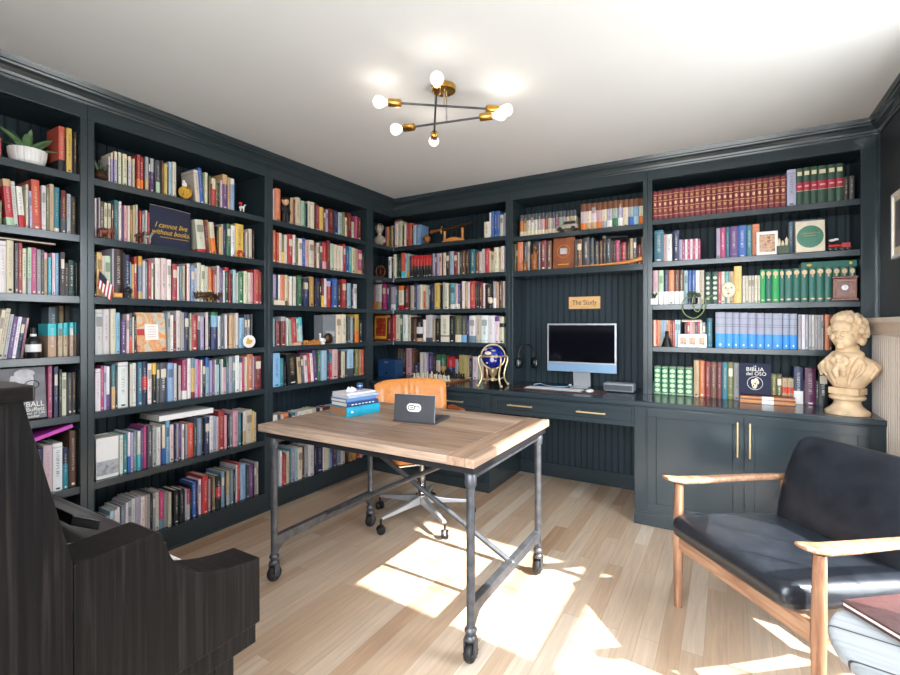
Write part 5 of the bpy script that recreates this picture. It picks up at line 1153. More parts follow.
t, k = fig('glass_orb', 'small amber orb on a base in front of the light blue books, top shelf', 'ornament', 'D', 0, 427, -.0); m = MB(); m.ball((0, 0, .042), .034, 20, 14); m.build('orb', 'wood', t, smooth=True); m = MB(); m.lathe([(.022, 0), (.024, .006), (.014, .012)]); m.build('base', 'bronze', t, smooth=True)
t, k = fig('ring_ornament', 'dark wooden ring ornament in the corner, second shelf', 'ornament', 'D', 1, 380.5, .02)
m = MB(); m.tube([(.055*math.cos(a*PI/14), 0, .075+.055*math.sin(a*PI/14)) for a in range(28)], .0055, 8, closed=True); m.build('ring', 'wood', t, smooth=True)
for a in range(4): m = MB(); m.tube([(.054*math.cos(a*PI/4), 0, .075+.054*math.sin(a*PI/4)), (-.054*math.cos(a*PI/4), 0, .075-.054*math.sin(a*PI/4))], .003, 6); m.build('spoke', 'darkwood', t, smooth=True)
m = MB(); m.box(-.04, .04, -.014, .014, 0, .012); m.tube([(0, 0, .01), (0, 0, .022)], .008, 8); m.build('base', 'darkwood', t, bevel=.002)
t, k = fig('white_shell', 'little white shell at the corner of the second shelf', 'shell', 'D', 1, 375.5, -.0); m = MB(); m.ball((0, 0, .010), (.022, .013, .010)); m.build('shell', 'white', t, smooth=True)
m = MB(); m.ball((.014, -.004, .011), (.008, .006, .006)); m.build('shell_tip', 'cream', t, smooth=True)
t, k = fig('globe_lamp', 'tiny lamp with a round cream globe, third shelf of the corner bay', 'lamp', 'D', 2, 490.5, -.012)
m = MB(); m.lathe([(.018, 0), (.018, .022), (.012, .028), (.010, .036)]); m.build('base', 'black', t, smooth=True); m = MB(); m.ball((0, 0, .062), (.022, .022, .028)); m.build('globe', 'cream', t, smooth=True)
# navy chest on the counter
t, k = fig('navy_chest', 'navy blue lacquered chest with a hinged lid in the corner of the counter', 'chest', 'D', 4, 386.5, -.075)
box(-.10, .10, 0, .13, 0, .115).build('chest_body', 'navy', t, bevel=.003); box(-.102, .102, -.002, .132, .116, .165).build('lid', 'navy', t, bevel=.004)
for x in (-.012, .012): m = MB(); m.ball((x, -.004, .138), (.003, .003, .008)); m.build('ring_pull', 'gold', t, smooth=True)
box(-.012, .012, -.004, -.0005, .03, .05).build('lock_plate', 'black', t)
# chess set
p0 = on_z(410, 374.5, CT); p1 = on_z(452, 381, CT)
cb = Vector((-2.19, 3.515, CT+.0005)); ang = math.radians(-9)
t = thing('chess_board', 'wooden chessboard set out on the counter between the chest and the globe', 'chessboard', cb, ang)
box(-.23, .23, -.155, .155, 0, .012).build('board_frame', 'wood', t, bevel=.002)
for nm, mm, par in (('light_squares', 'cream', 0), ('dark_squares', 'darkwood', 1)):
    m = MB()
    for i in range(8):
        for j in range(8):
            if (i+j) % 2 == par: m.box(-.208+i*.052, -.208+(i+1)*.052, -.14+j*.035, -.14+(j+1)*.035, .0121, .0135)
    m.build(nm, mm, t)
def chess(kind, mm):
    H_ = {'pawn': .038, 'rook': .044, 'knight': .05, 'bishop': .056, 'queen': .066, 'king': .072}[kind]
    base = [(.014, 0), (.015, .002), (.015, .006), (.010, .010), (.0075, .014), (.006, H_*.62)]
    m = MB()
    if kind == 'rook': m.lathe(base + [(.007, H_*.66), (.0085, H_*.8), (.0085, H_), (.005, H_*.99)], n=12)
    elif kind == 'knight': m.lathe(base[:4] + [(.006, H_*.4)], n=12); m.tube([(.002, 0, H_*.35), (.003, 0, H_*.7), (-.002, 0, H_*.92), (-.010, 0, H_*.78)], [.006, .0065, .006, .0035], 8)
    else:
        m.lathe(base + [(.011, H_*.64), (.007, H_*.68), (.010, H_*.8), (.008 if kind != 'queen' else .011, H_*.9), (.001, H_*.93)], n=12); m.ball((0, 0, H_*.95), .005 if kind != 'pawn' else .010, 8, 6)
        if kind == 'king': m.box(-.0015, .0015, -.001, .001, H_*.94, H_*1.08)
    return m.build('chess_' + kind, mm, None, smooth=True)
CR = ['rook', 'knight', 'bishop', 'queen', 'king', 'bishop', 'knight', 'rook']
Rz = Matrix.Rotation(ang, 4, 'Z')
for side, mm, rows, word in ((0, 'cream', (0, 1), 'cream'), (1, 'matteblack', (7, 6), 'black')):
    protos = {}
    for i in range(8):
        for rk, kind in ((rows[0], CR[i]), (rows[1], 'pawn')):
            v = cb + (Rz @ Vector((-.208+.052*(i+.5), -.14+.035*(rk+.5), .0137)))
            if kind in protos: o = protos[kind].copy(); COL.objects.link(o)
            else: o = protos[kind] = chess(kind, mm)
            o.location = v; o.rotation_euler = (0, 0, PI/2 if side == 0 else -PI/2)
            tag(o, '%s chess %s standing on the wooden chessboard' % (word, kind), 'chess piece', '%s chess %ss on the board' % (word, kind))
# gemstone globe in a gold stand
g0 = on_y(493, HZ, 3.37); g0.z = CT + .0005
t = thing('gemstone_globe', 'lapis blue globe in a polished gold stand on the counter', 'globe', (g0.x, g0.y, g0.z), math.radians(8))
R = .092; GC = Vector((0, 0, .235))
m = MB(); m.ball(GC, R, 36, 22); gl = m.build('globe_ball', 'bluelapis', t, smooth=True)
random.seed(21)
for (la, lo, rx, rz_) in ((20, -100, .03, .018), (35, -70, .02, .012), (-12, -78, .016, .024), (-20, -60, .012, .012), (40, -130, .026, .016), (5, -125, .014, .02), (50, -95, .02, .008), (-30, -110, .01, .008)):
    a, b = math.radians(la), math.radians(lo); d = Vector((math.cos(a)*math.cos(b), math.cos(a)*math.sin(b), math.sin(a)))
    q = d.to_track_quat('Z', 'Y').to_matrix(); m = MB(); m.ball(GC + d*(R-.0012), (rx, rz_*.8, .003), 12, 8, rot=q); m.build('continent', random.choice(['cream', 'pewter', 'portraitlight']), gl, smooth=True)
m = MB(); m.tube([GC + Vector((.104*math.cos(a*PI/24), .104*math.sin(a*PI/24), .006)) for a in range(48)], .0062, 8, closed=True); m.build('horizon_ring', 'gold', t, smooth=True)
tl = math.radians(35)
m = MB(); m.tube([GC + Vector((.097*math.cos(a*PI/24)*math.cos(.5), .097*math.cos(a*PI/24)*math.sin(.5), .097*math.sin(a*PI/24))) for a in range(48)], .005, 8, closed=True); m.build('meridian_ring', 'gold', t, smooth=True)
for a in range(4):
    b = PI/4 + a*PI/2; c, s = math.cos(b), math.sin(b); m = MB()
    m.tube([(c*q, s*q, z) for q, z in ((.118, .243), (.130, .228), (.130, .20), (.110, .14), (.098, .095), (.104, .055), (.122, .022), (.134, .012))], [.006, .0065, .007, .007, .007, .007, .007, .006], 10); m.ball((c*.134, s*.134, .0125), (.012, .012, .0125)); m.tube([(c*.103, s*.103, .242), (c*.118, s*.118, .243)], .004, 6)
    m.build('leg', 'gold', t, smooth=True)
    m = MB(); m.tube([(c*.1, s*.1, .07), (c*.06, s*.06, .052), (c*.02, s*.02, .055)], .0045, 8); m.build('cross_bar', 'gold', t, smooth=True)
m = MB(); m.lathe([(.018, .042), (.022, .046), (.020, .058), (.012, .07), (.03, .10), (.04, .142)]); m.build('compass_hub', 'gold', t, smooth=True)
# ------------------------------------------------------------------ computer niche
s0 = on_y(547.2, 323.6, 3.655); s1 = on_y(616.6, 374, 3.655); cxm = (s0.x+s1.x)/2; Wm = s1.x-s0.x; zt_, zb_ = s0.z, s1.z
t = thing('desktop_computer', 'slim silver desktop computer with pale blue chin on the counter', 'computer', (cxm, 3.655, CT+.0005))
zt_ -= CT; zb_ -= CT; zc = zb_ + .066
box(-Wm/2, Wm/2, 0, .012, zb_, zt_).build('housing', 'alu', t, bevel=.003)
box(-Wm/2+.001, Wm/2-.001, -.0015, -.0002, zb_+.001, zc).build('chin', 'bluealu', t); 
m = MB(); m.box(-Wm/2+.001, Wm/2-.001, -.0015, -.0002, zc+.0002, zt_-.001); m.build('bezel', 'alu', t)
box(-Wm/2+.014, Wm/2-.014, -.0022, -.0016, zc+.010, zt_-.013).build('screen', 'screen', t)
m = MB(); m.prism([(.0125, zb_+.09), (.02, zb_+.09), (.055, .008), (.055, 0), (-.07, 0), (-.07, .006), (.04, .008)], -.066, .066, 'x'); m.build('stand', 'alu', t, bevel=.001)
ma, mb_ = on_z(513, 390.5, CT), on_z(606, 389.5, CT)
yk = 3.40
kx = lambda u: on_y(u, HZ, yk).x
t = thing('desk_mat', 'brown leather desk mat under the keyboard on the counter', 'desk mat', ((kx(515)+kx(604))/2, 3.45, CT+.0004)); hw = (kx(604)-kx(515))/2
box(-hw, hw, -.13, .10, 0, .003).build('mat', 'burgundy', t, bevel=.001)
m = MB(); m.box(-hw+.004, hw-.004, -.126, -.1245, .0031, .0036); m.build('stitching', 'tanarm', t)
t = thing('keyboard', 'white flat keyboard on the brown desk mat', 'keyboard', ((kx(526)+kx(582))/2, 3.42, CT+.0037)); hw = (kx(582)-kx(526))/2
box(-hw, hw, -.06, .06, 0, .006).build('keyboard_body', 'alu', t, bevel=.002)
m = MB()
for rrow in range(5):
    for q in range(16): m.box(-hw+.006+q*(2*hw-.012)/16+.001, -hw+.006+(q+1)*(2*hw-.012)/16-.001, -.054+rrow*.0216, -.054+rrow*.0216+.0195, .0062, .0085)
o = m.build('keycaps', 'white', t, bevel=.0006, seg=1)
pm = on_z(588, 387.3, CT)
t = thing('computer_mouse', 'white computer mouse beside the keyboard', 'mouse', (kx(588.5), 3.43, CT+.0037)); m = MB(); m.ball((0, 0, .006), (.028, .05, .013), 20, 12); 
m.v = [Vector((v.x, v.y, max(v.z, 0))) for v in m.v]; m.build('mouse_shell', 'white', t, smooth=True); box(-.003, .003, -.035, -.02, .016, .0185).build('wheel', 'grey', t)
bx = on_y(619.5, HZ, 3.56)
t = thing('docking_box', 'small grey box with rounded corners at the right of the computer', 'device', (bx.x, 3.56, CT+.0005)); box(-.105, .105, -.05, .05, .004, .066).build('case', 'grey', t, smooth=True, bevel=.012, seg=4); box(-.095, .095, -.0515, -.0505, .016, .052).build('grille', 'darkgrey', t)
for x in (-.08, .08): m = MB(); m.lathe([(.008, 0), (.008, .005)], (x, 0, 0), 10); m.build('foot', 'rubber', t)
c0 = on_z(530.5, 378.5, CT)
t = thing('power_cable', 'pale blue cable curling on the counter behind the keyboard', 'cable', (kx(552)-.05, 3.60, CT+.0005))
m = MB(); m.tube([(-.16, -.02, .004), (-.165, .015, .006), (-.12, .03, .012), (-.06, -.015, .006), (.0, -.03, .004), (.06, -.02, .004), (.10, .01, .004), (.115, .04, .012)], .004, 8); m.build('cord', 'bluealu', t, smooth=True); box(.107, .123, .038, .058, .006, .02).build('plug', 'white', t)
sa, sb = on_y(569, 297.2, YW-.026), on_y(600.3, 308.4, YW-.026); cw = (sa+sb)/2; hw, hh = (sb.x-sa.x)/2, (sa.z-sb.z)/2
t = thing('wooden_sign', 'small pale wooden sign with dark lettering above the computer', 'sign', cw)
box(-hw, hw, -.004, .004, -hh, hh).build('sign_board', 'signwood' if 'signwood' in M else 'orangewood', t, bevel=.001)
m = MB(); m.box(-hw-.004, hw+.004, -.001, .005, hh, hh+.004).box(-hw-.004, hw+.004, -.001, .005, -hh-.004, -hh).box(-hw-.004, -hw, -.001, .005, -hh, hh).box(hw, hw+.004, -.001, .005, -hh, hh); m.build('sign_edge', 'darkwood', t)
flat_text(t, 'lettering', 'The Study', .056, 'text_dark', 0, -.0048, 0, sx=.86)
hp = on_x(525, 354, -1.4965)
t = thing('headphones', 'black over-ear headphones hanging on the side of the computer niche', 'headphones', (-1.418, 3.63, 1.005), math.radians(42))
m = MB(); m.tube([(.062*math.cos(a*PI/16), 0, .03 + .075*math.sin(a*PI/16)) for a in range(17)], [.006]*3 + [.0085]*11 + [.006]*3, 8); m.build('headband', 'black', t, smooth=True)
for s in (-1, 1):
    m = MB(); m.tube([(s*.062, 0, .032), (s*.066, 0, -.01)], .005, 8); m.ball((s*.062, 0, -.045), (.022, .034, .045), 20, 14); o = m.build('ear_cup', 'black', t, smooth=True)
    m = MB(); m.ball((s*.074, -.012, -.045), (.012, .020, .028), 16, 12); m.build('cup_plate', 'grey', o, smooth=True)
m = MB(); m.tube([(-.008, 0, .096), (-.05, .045, .096)], .005, 8); m.build('hook', 'iron', t, smooth=True)
# toy car
t, k = fig('toy_car', 'silver grey toy off-road car on the top shelf above the computer', 'toy car', 'E', 0, 567.5, .014, rot=math.radians(3))
Lc = .165
prof = [(-.5, .10), (-.5, .22), (-.47, .26), (-.22, .29), (-.10, .44), (.40, .45), (.47, .30), (.50, .26), (.50, .10)]
m = MB(); m.prism([(a*Lc, b*Lc) for a, b in prof], -.032, .032, 'y'); m.build('car_body', 'pewter', t, bevel=.005, seg=3)
m = MB(); m.prism([(-.17*Lc, .295*Lc), (-.085*Lc, .42*Lc), (.37*Lc, .425*Lc), (.43*Lc, .30*Lc)], -.0328, .0328, 'y'); m.build('windows', 'black', t)
for x in (-.30, .30):
    for y in (-.030, .030): m = MB(); m.lathe([(.010, -.008), (.017, -.007), (.017, .007), (.010, .008)], (x*Lc, y, .0172), 18, axis='y'); o = m.build('wheel', 'rubber', t, smooth=True)
# bronze figures on the second shelf of the computer bay
t, k = fig('bronze_statuette', 'tall bronze statuette in front of the black books, shelf above the computer', 'statuette', 'E', 1, 534.5, -.004)
m = MB(); m.lathe([(.03, 0), (.03, .008), (.024, .012)]); m.tube([(0, 0, .01), (-.004, 0, .06), (.002, 0, .11), (.004, 0, .15)], [.022, .026, .021, .012], 12); m.ball((.004, 0, .172), (.013, .013, .017)); m.tube([(.004, 0, .14), (.03, -.008, .12), (.034, -.012, .155)], [.009, .008, .006], 8); m.tube([(0, 0, .14), (-.024, -.008, .11), (-.02, -.016, .085)], [.009, .008, .006], 8); remesh(m.build('figure', 'bronze2' if 'bronze2' in M else 'wood', t, smooth=True), .0035, 2)
t, k = fig('bronze_statuette', 'short bronze statuette beside the orange book, shelf above the computer', 'statuette', 'E', 1, 525, -.002)
m = MB(); m.lathe([(.018, 0), (.018, .006), (.014, .010)]); m.tube([(0, 0, .008), (0, 0, .04), (0, 0, .062)], [.016, .017, .008], 10); m.ball((0, 0, .075), .011); m.tube([(-.004, 0, .055), (-.018, -.006, .05), (-.016, -.01, .075)], .005, 6); m.build('figure', 'wood', t, smooth=True)
a, k, r = spot('E', 1, 604, .03); b, _, _ = spot('E', 1, 627, .03)
t = thing('spyglass', 'black spyglass lying on top of the dark books above the computer', 'telescope', (a.x, a.y, a.z + row_top('E', 1, 602, 632) + .004)); 
t.rotation_euler = (0, math.radians(3), 0); Lb = (b-a).length
m = MB(); m.tube([(0, .02, .013), (Lb*.55, .02, .013)], .013, 14); m.build('main_tube', 'black', t, smooth=True); m = MB(); m.tube([(Lb*.55, .02, .013), (Lb, .02, .013)], .009, 14); m.build('draw_tube', 'black', t, smooth=True); m = MB(); m.tube([(-.012, .02, .013), (.012, .02, .013)], .0145, 14); m.build('lens_ring', 'pewter', t, smooth=True)
a, k, r = spot('E', 1, 578, -.004); b, _, _ = spot('E', 1, 642, -.004)
t = thing('carved_horn', 'long honey coloured carved horn lying along the shelf above the computer', 'horn', (a+b)/2); Lb = (b-a).length
m = MB(); m.tube([(-Lb*.5, -.004, .006), (-.2*Lb, -.006, .007), (.1*Lb, -.002, .010), (.3*Lb, .004, .017), (.42*Lb, .006, .026), (.5*Lb, .006, .036)], [.004, .0065, .009, .012, .015, .016], 12); m.build('horn_body', 'orangewood', t, smooth=True); m = MB(); m.tube([(.41*Lb, .006, .0255), (.43*Lb, .006, .027)], .0165, 12); m.build('band', 'brass', t, smooth=True)
# ------------------------------------------------------------------ bay over the bust
a, k, r = spot('F', 1, 778-11, .0)
t, w, h, put, txt = faceout('greeting_card', 'cream card with a painted crest standing on the second shelf', 'F', 1, 756.5, 778, 24, .008, 'white', .0, 'card', tilt=8, pages=False)
put(MB().box(-w*.36, w*.36, -.001, -.0002, h*.12, h*.86), 'card_picture', 'cardart')
t, k = fig('castle_model', 'little pale castle model between the card and the oval book, second shelf', 'model', 'F', 1, 783.5, .01)
box(-.035, .03, -.015, .02, 0, .05).build('base', 'leafdark', t, bevel=.003)
for x, hh in ((-.022, .10), (-.004, .085), (.016, .105)): m = MB(); m.lathe([(.008, .0505), (.008, hh-.02), (.0095, hh-.02), (.001, hh)], (x, 0, 0), 10); m.build('tower', 'cream', t)
a, k, r = spot('F', 1, 839, .01)
t = thing('toy_train', 'red toy steam train with white smoke at the end of the second shelf', 'toy train', a)
box(-.055, .055, -.012, .012, .008, .016).build('chassis', 'black', t, bevel=.002)
m = MB(); m.tube([(-.05, 0, .028), (.01, 0, .028)], .011, 14); m.box(.012, .05, -.012, .012, .0165, .042); m.build('engine_body', 'red', t, smooth=True)
m = MB(); m.tube([(-.04, 0, .035), (-.04, 0, .052)], [.004, .006], 8); m.build('chimney', 'black', t); 
m = MB(); m.ball((-.032, 0, .062), (.016, .009, .008)); m.ball((-.014, 0, .066), (.014, .008, .007)); m.build('smoke', 'white', t, smooth=True)
for x in (-.04, -.015, .012, .04): m = MB(); m.lathe([(.004, -.016), (.0085, -.0155), (.0085, .0155), (.004, .016)], (x, 0, .0088), 12, axis='y'); m.build('wheel', 'black', t)
t, k = fig('tiny_potted_plant', 'tiny dark plant in a square white pot at the near end of the third shelf', 'plant', 'F', 2, 654.5, -.006)
box(-.022, .022, -.016, .016, 0, .042).build('pot', 'white', t, bevel=.002)
random.seed(9)
for q in range(9):
    a_ = random.uniform(0, 6.28); m = MB(); m.tube([(0, 0, .042), (.01*math.cos(a_), .008*math.sin(a_), .066), (.022*math.cos(a_), .012*math.sin(a_), .072+.02*random.random())], [.003, .005, .001], 6); m.build('leaf', 'leafdark', t, smooth=True)
a, k, r = spot('F', 2, 694, -.014)
t = thing('trailing_plant', 'dark potted plant whose long green stems hang below the third shelf', 'plant', a)
m = MB(); m.lathe([(.016, 0), (.022, .004), (.024, .040), (.021, .040), (.019, .03)], n=20); m.build('pot', 'black', t, smooth=True)
for pts in ([(-.01, 0, .04), (-.045, -.02, .045), (-.078, -.022, .0), (-.06, -.022, -.07), (0, -.022, -.105), (.05, -.022, -.07), (.075, -.022, .0), (.06, -.02, .03), (.11, -.016, .05)], [(0, 0, .04), (.0, -.024, .06), (-.012, -.024, .0), (0, -.024, -.04), (.025, -.024, -.06), (.045, -.023, -.02), (.05, -.022, .03)]):
    q = MB(); sm = []
    for i in range(len(pts)-1):
        for s in range(4): sm.append(Vector(pts[i]).lerp(Vector(pts[i+1]), s/4))
    sm.append(Vector(pts[-1]))
    for _ in range(3): sm = [sm[0]] + [(sm[i-1]+sm[i]*2+sm[i+1])/4 for i in range(1, len(sm)-1)] + [sm[-1]]
    q.tube(sm, .0038, 8); q.build('stem', 'vine', t, smooth=True)
for q in range(8):
    a_ = q*.8; m = MB(); m.ball((.028*math.cos(a_), -.006+.008*math.sin(a_), .052+.012*(q % 3)), (.014, .006, .009)); m.build('leaf', 'leafdark', t, smooth=True)
t, k = fig('white_mask', 'small white face mask with orange lips leaning on the books, third shelf', 'mask', 'F', 2, 728.5, -.004)
m = MB(); m.ball((0, 0, .086), (.040, .012, .052), 24, 16); m.ball((0, -.013, .085), (.006, .008, .014)); m.tube([(0, .004, .04), (0, .006, .0005)], [.006, .010], 8); o = m.build('face', 'cream', t, smooth=True)
for x in (-.016, .016): m = MB(); m.ball((x, -.0105, .098), (.006, .003, .004)); m.build('eye', 'black', t, smooth=True)
m = MB(); m.ball((0, -.0125, .062), (.008, .003, .004)); m.build('lips', 'red', t, smooth=True)
a, k, r = spot('F', 2, 845, -.045)
t = thing('wooden_clock', 'small mahogany mantel clock with a white dial at the end of the third shelf', 'clock', a, math.radians(-4))
box(-.062, .062, 0, .07, 0, .012).build('plinth', 'darkwood', t, bevel=.002); box(-.054, .054, .004, .066, .0125, .128).build('case', 'darkwood', t, bevel=.002); box(-.06, .06, 0, .07, .1285, .142).build('cornice', 'darkwood', t, bevel=.003)
m = MB(); m.box(-.044, .044, .001, .0035, .022, .03).box(-.044, .044, .001, .0035, .11, .118).box(-.044, -.036, .001, .0035, .03, .11).box(.036, .044, .001, .0035, .03, .11); m.build('door_frame', 'wood', t, bevel=.001)
m = MB(); m.lathe([(.001, -.0018), (.015, -.0018), (.016, 0), (.016, .003)], (0, .001, .075), 24, axis='y'); m.build('dial', 'white', t, smooth=True)
m = MB(); m.tube([(0, -.002, .075), (0, -.002, .086)], .0009, 5).tube([(0, -.002, .075), (.007, -.002, .072)], .0009, 5); m.build('hands', 'black', t)
a, k, r = spot('F', 2, 830, .06)
t = thing('book', 'long teal green book lying flat on top of the leaf-stamped volumes, third shelf', 'book', (a.x, a.y, a.z + row_top('F', 2, 811, 860) + .001), 0); hw = 23*k
box(-hw, hw*.9, 0, .15, 0, .003).build('cover', 'leafdark', t); box(-hw+.002, hw*.9-.002, .004, .148, .0032, .033).build('pages', 'paper', t); box(-hw, hw*.9, 0, .15, .0332, .036).build('top_cover', 'leafdark', t); M['teal'] = mat('teal_cloth', '0f6456', .5); box(-hw, hw*.9, -.0015, -.0002, 0, .036).build('spine', 'teal', t)
m = MB(); m.ball((-hw*.72, -.0018, .018), (.014, .001, .008)); m.ball((hw*.7, -.0018, .02), (.008, .001, .010)); m.build('gilt_leaf', 'text_gold', t, smooth=True)
t, k = fig('dark_statuette', 'small dark cloaked statuette in front of the thin paperbacks, fourth shelf', 'statuette', 'F', 3, 667, -.018)
m = MB(); m.tube([(0, 0, .0005), (0, 0, .05), (0, 0, .085)], [.038, .022, .010], 14); m.ball((0, 0, .095), (.013, .013, .015)); m.build('figure', 'black', t, smooth=True); m = MB(); m.tube([(-.036, -.012, .066), (.036, -.012, .066)], .002, 6); m.build('bar', 'pewter', t)
for i, (u, lab) in enumerate(((683, 'white picture card nearest the dark statuette, fourth shelf'), (692, 'middle white picture card of three in a row, fourth shelf'), (701.5, 'white picture card with brown print nearest the teal book, fourth shelf'))):
    t, k = fig('picture_card', lab, 'card', 'F', 3, u, -.003, group='picture cards on the fourth shelf')
    m = MB(); m.xf = Matrix.Rotation(-.12, 4, 'X'); m.box(-.030, .030, 0, .002, 0, .088); m.build('card', 'white', t); m = MB(); m.xf = Matrix.Rotation(-.12, 4, 'X'); m.box(-.018, .018, -.0008, -.0001, .018, .066); m.build('card_picture', 'cardart', t)
a, k, r = spot('F', 3, 692, .02)
t = thing('magazine_tray', 'shallow white tray of mixed papers lying across the books, fourth shelf', 'tray', (a.x, a.y, a.z + row_top('F', 3, 680, 708) + .002)); box(-.066, .06, 0, .13, 0, .004).build('tray', 'white', t); box(-.062, .056, .004, .126, .0042, .012).build('papers', 'cardart', t)
# ------------------------------------------------------------------ plaster bust
t = thing('plaster_bust', 'large warm plaster bust of a man with wavy hair and cravat, end of the counter', 'bust', (.566, 3.312, CT+.0005), math.radians(-34)); t.scale = (.92, .92, .95)
m = MB(); m.lathe([(.105, 0), (.107, .004), (.107, .016), (.10, .022), (.085, .034), (.07, .05), (.063, .068), (.066, .078), (.08, .084), (.086, .09), (.086, .102), (.078, .108), (.055, .112), (.05, .116)], n=40); m.build('socle', 'stone', t, smooth=True)
m = MB(); m.box(-.075, .075, -.05, .055, .113, .150); m.build('plinth', 'stone', t, bevel=.004)
m = MB()
secs = []
for z, wl, wr, d0, d1 in ((.150, .070, .072, .045, .05), (.175, .088, .092, .058, .055), (.205, .108, .118, .068, .062), (.24, .126, .146, .074, .068), (.27, .132, .158, .074, .07), (.292, .128, .150, .070, .068), (.312, .108, .118, .064, .062), (.328, .082, .086, .058, .056), (.345, .062, .062, .052, .052)):
    sec = []
    for j in range(24):
        a_ = 2*PI*j/24; c_, s_ = math.cos(a_), math.sin(a_)
        sec.append(((wr if c_ > 0 else wl)*math.copysign(abs(c_)**.8, c_), (d1 if s_ > 0 else d0)*math.copysign(abs(s_)**.8, s_) + .008, z))
    secs.append(sec)
loft(m, secs)
m.tube([(0, .015, .30), (0, 0, .39)], [.062, .055], 16)
# open coat: two broad folds falling from the neck, with turned lapels
for s in (-1, 1):
    m.tube([(s*.035, .045, .358), (s*.068, .005, .345), (s*.078, -.045, .31), (s*.064, -.068, .265), (s*.045, -.068, .21), (s*.03, -.058, .165)], [.012, .015, .017, .015, .012, .008], 8)
    m.tube([(s*.085, -.035, .318), (s*.105, -.055, .285), (s*.098, -.064, .25), (s*.07, -.068, .215)], [.008, .011, .010, .006], 8)
m.tube([(.13, -.02, .30), (.155, -.03, .265), (.13, -.045, .215)], [.010, .012, .008], 8)
m.tube([(-.11, -.02, .30), (-.128, -.035, .265), (-.11, -.045, .215)], [.009, .011, .008], 8)
# cravat
random.seed(4)
for q in range(10):
    a_ = q*.63; m.ball((.030*math.cos(a_), -.078-.006*(q % 2), .305+.024*math.sin(a_)), (.020, .014, .015))
m.ball((0, -.09, .305), (.016, .014, .016)); m.tube([(.0, -.085, .29), (-.02, -.092, .25), (-.012, -.085, .21)], [.014, .020, .012], 8); m.tube([(.0, -.085, .29), (.024, -.092, .255), (.02, -.085, .22)], [.014, .018, .010], 8)
m.tube([(0.055*math.cos(a*PI/10), .0-.058*math.sin(a*PI/10), .338) for a in range(-3, 14)], .017, 8)
# head
m.ball((0, .0, .468), (.070, .084, .088)); m.ball((0, -.035, .425), (.055, .055, .055)); m.ball((0, -.075, .388), (.024, .022, .018)); m.ball((0, -.062, .50), (.052, .03, .035))
m.tube([(0, -.088, .475), (0, -.103, .445), (0, -.098, .437)], [.009, .0135, .010], 10); m.ball((.012, -.088, .437), (.009, .010, .008)); m.ball((-.012, -.088, .437), (.009, .010, .008))
m.tube([(-.045, -.070, .478), (-.024, -.086, .484), (-.006, -.086, .476), (.006, -.086, .476), (.024, -.086, .484), (.045, -.070, .478)], .0085, 8)
m.ball((.04, -.058, .44), (.020, .022, .024)); m.ball((-.04, -.058, .44), (.020, .022, .024)); m.ball((0, -.086, .416), (.020, .012, .006)); m.ball((0, -.084, .405), (.016, .012, .007))
for s in (-1, 1): m.ball((s*.025, -.074, .463), (.011, .009, .007))
random.seed(8)
for q in range(150):
    a_ = random.uniform(0, 2*PI); b = random.uniform(-.75, 1.5); d = Vector((math.cos(a_)*math.cos(b), math.sin(a_)*math.cos(b), math.sin(b)))
    if d.y < -.35 and d.z < .62: continue
    if d.y < -.05 and d.z < -.1: continue
    pnt = Vector((0, .008, .475)) + Vector((d.x*.086, d.y*.094, d.z*.098)); rr_ = random.uniform(.013, .02)
    m.ball(pnt, (rr_, rr_, rr_*1.3), 8, 6)
remesh(m.build('figure', 'stone', t, smooth=True), .0034, 3, .5)
# ------------------------------------------------------------------ on the table
p = on_z(346.4, 418, TZ); q = on_z(379.3, 412, TZ); d = q - p; ang = math.atan2(d.y, d.x); L = d.length
M['tealbook'] = mat('bright_teal_cloth', '1593b0', .4); M['navybook'] = mat('navy_cloth', '27406e', .4); M['greybook'] = mat('pale_grey_cloth', '9fb0c0', .5); M['bluebook'] = mat('mid_blue_cloth', '5a7fb5', .45); M['lilacbook'] = mat('pale_lilac_cloth', 'd6cfdc', .5); M['brownpage'] = mat('brown_page_edge', '9a6f4e', .8, var=.2, scale=250)
zz = TZ + .0005
for lab, th, L_, D_, mm, pg, off in (('bright teal hardback at the bottom of the stack on the wooden table', .052, L, .15, 'tealbook', 'brownpage', 0.), ('navy book with white title, second from the bottom of the table stack', .024, L*.94, .145, 'navybook', 'paper', .004), ('mid blue book, middle of the stack on the wooden table', .018, L*.9, .14, 'bluebook', 'paper', -.002), ('pale grey-blue book under the top one of the table stack', .016, L*.95, .145, 'greybook', 'paper', .008), ('pale lilac book on top of the stack on the wooden table', .014, L*.86, .13, 'lilacbook', 'paper', .0)):
    t = thing('book', lab, 'book', (p.x, p.y, zz), ang, 'books stacked on the wooden table')
    x0 = off; m = MB(); m.box(x0, x0+L_, 0, D_, 0, .003).box(x0, x0+L_, 0, D_, th-.003, th)
    n = 6; sp = [(-.006*math.sin(PI*i/n), th*i/n) for i in range(n+1)]; m.prism(sp + [(.003, th), (.003, 0)], x0, x0+L_, 'x'); m.build('cover', mm, t, bevel=.0006, seg=1)
    box(x0+.004, x0+L_-.004, .0035, D_-.004, .0032, th-.0032).build('pages', pg, t)
    if mm in ('navybook', 'tealbook'): m = MB(); [m.box(x0+L_*(.12+.11*i), x0+L_*(.12+.11*i)+.012, -.0075, -.0055, th*.4, th*.6) for i in range(7 if mm == 'navybook' else 1)]; m.build('spine_title', 'text_white', t)
    zz += th + .0004
tp = Vector((p.x, p.y, 0)); R2 = Matrix.Rotation(ang, 3, 'Z')
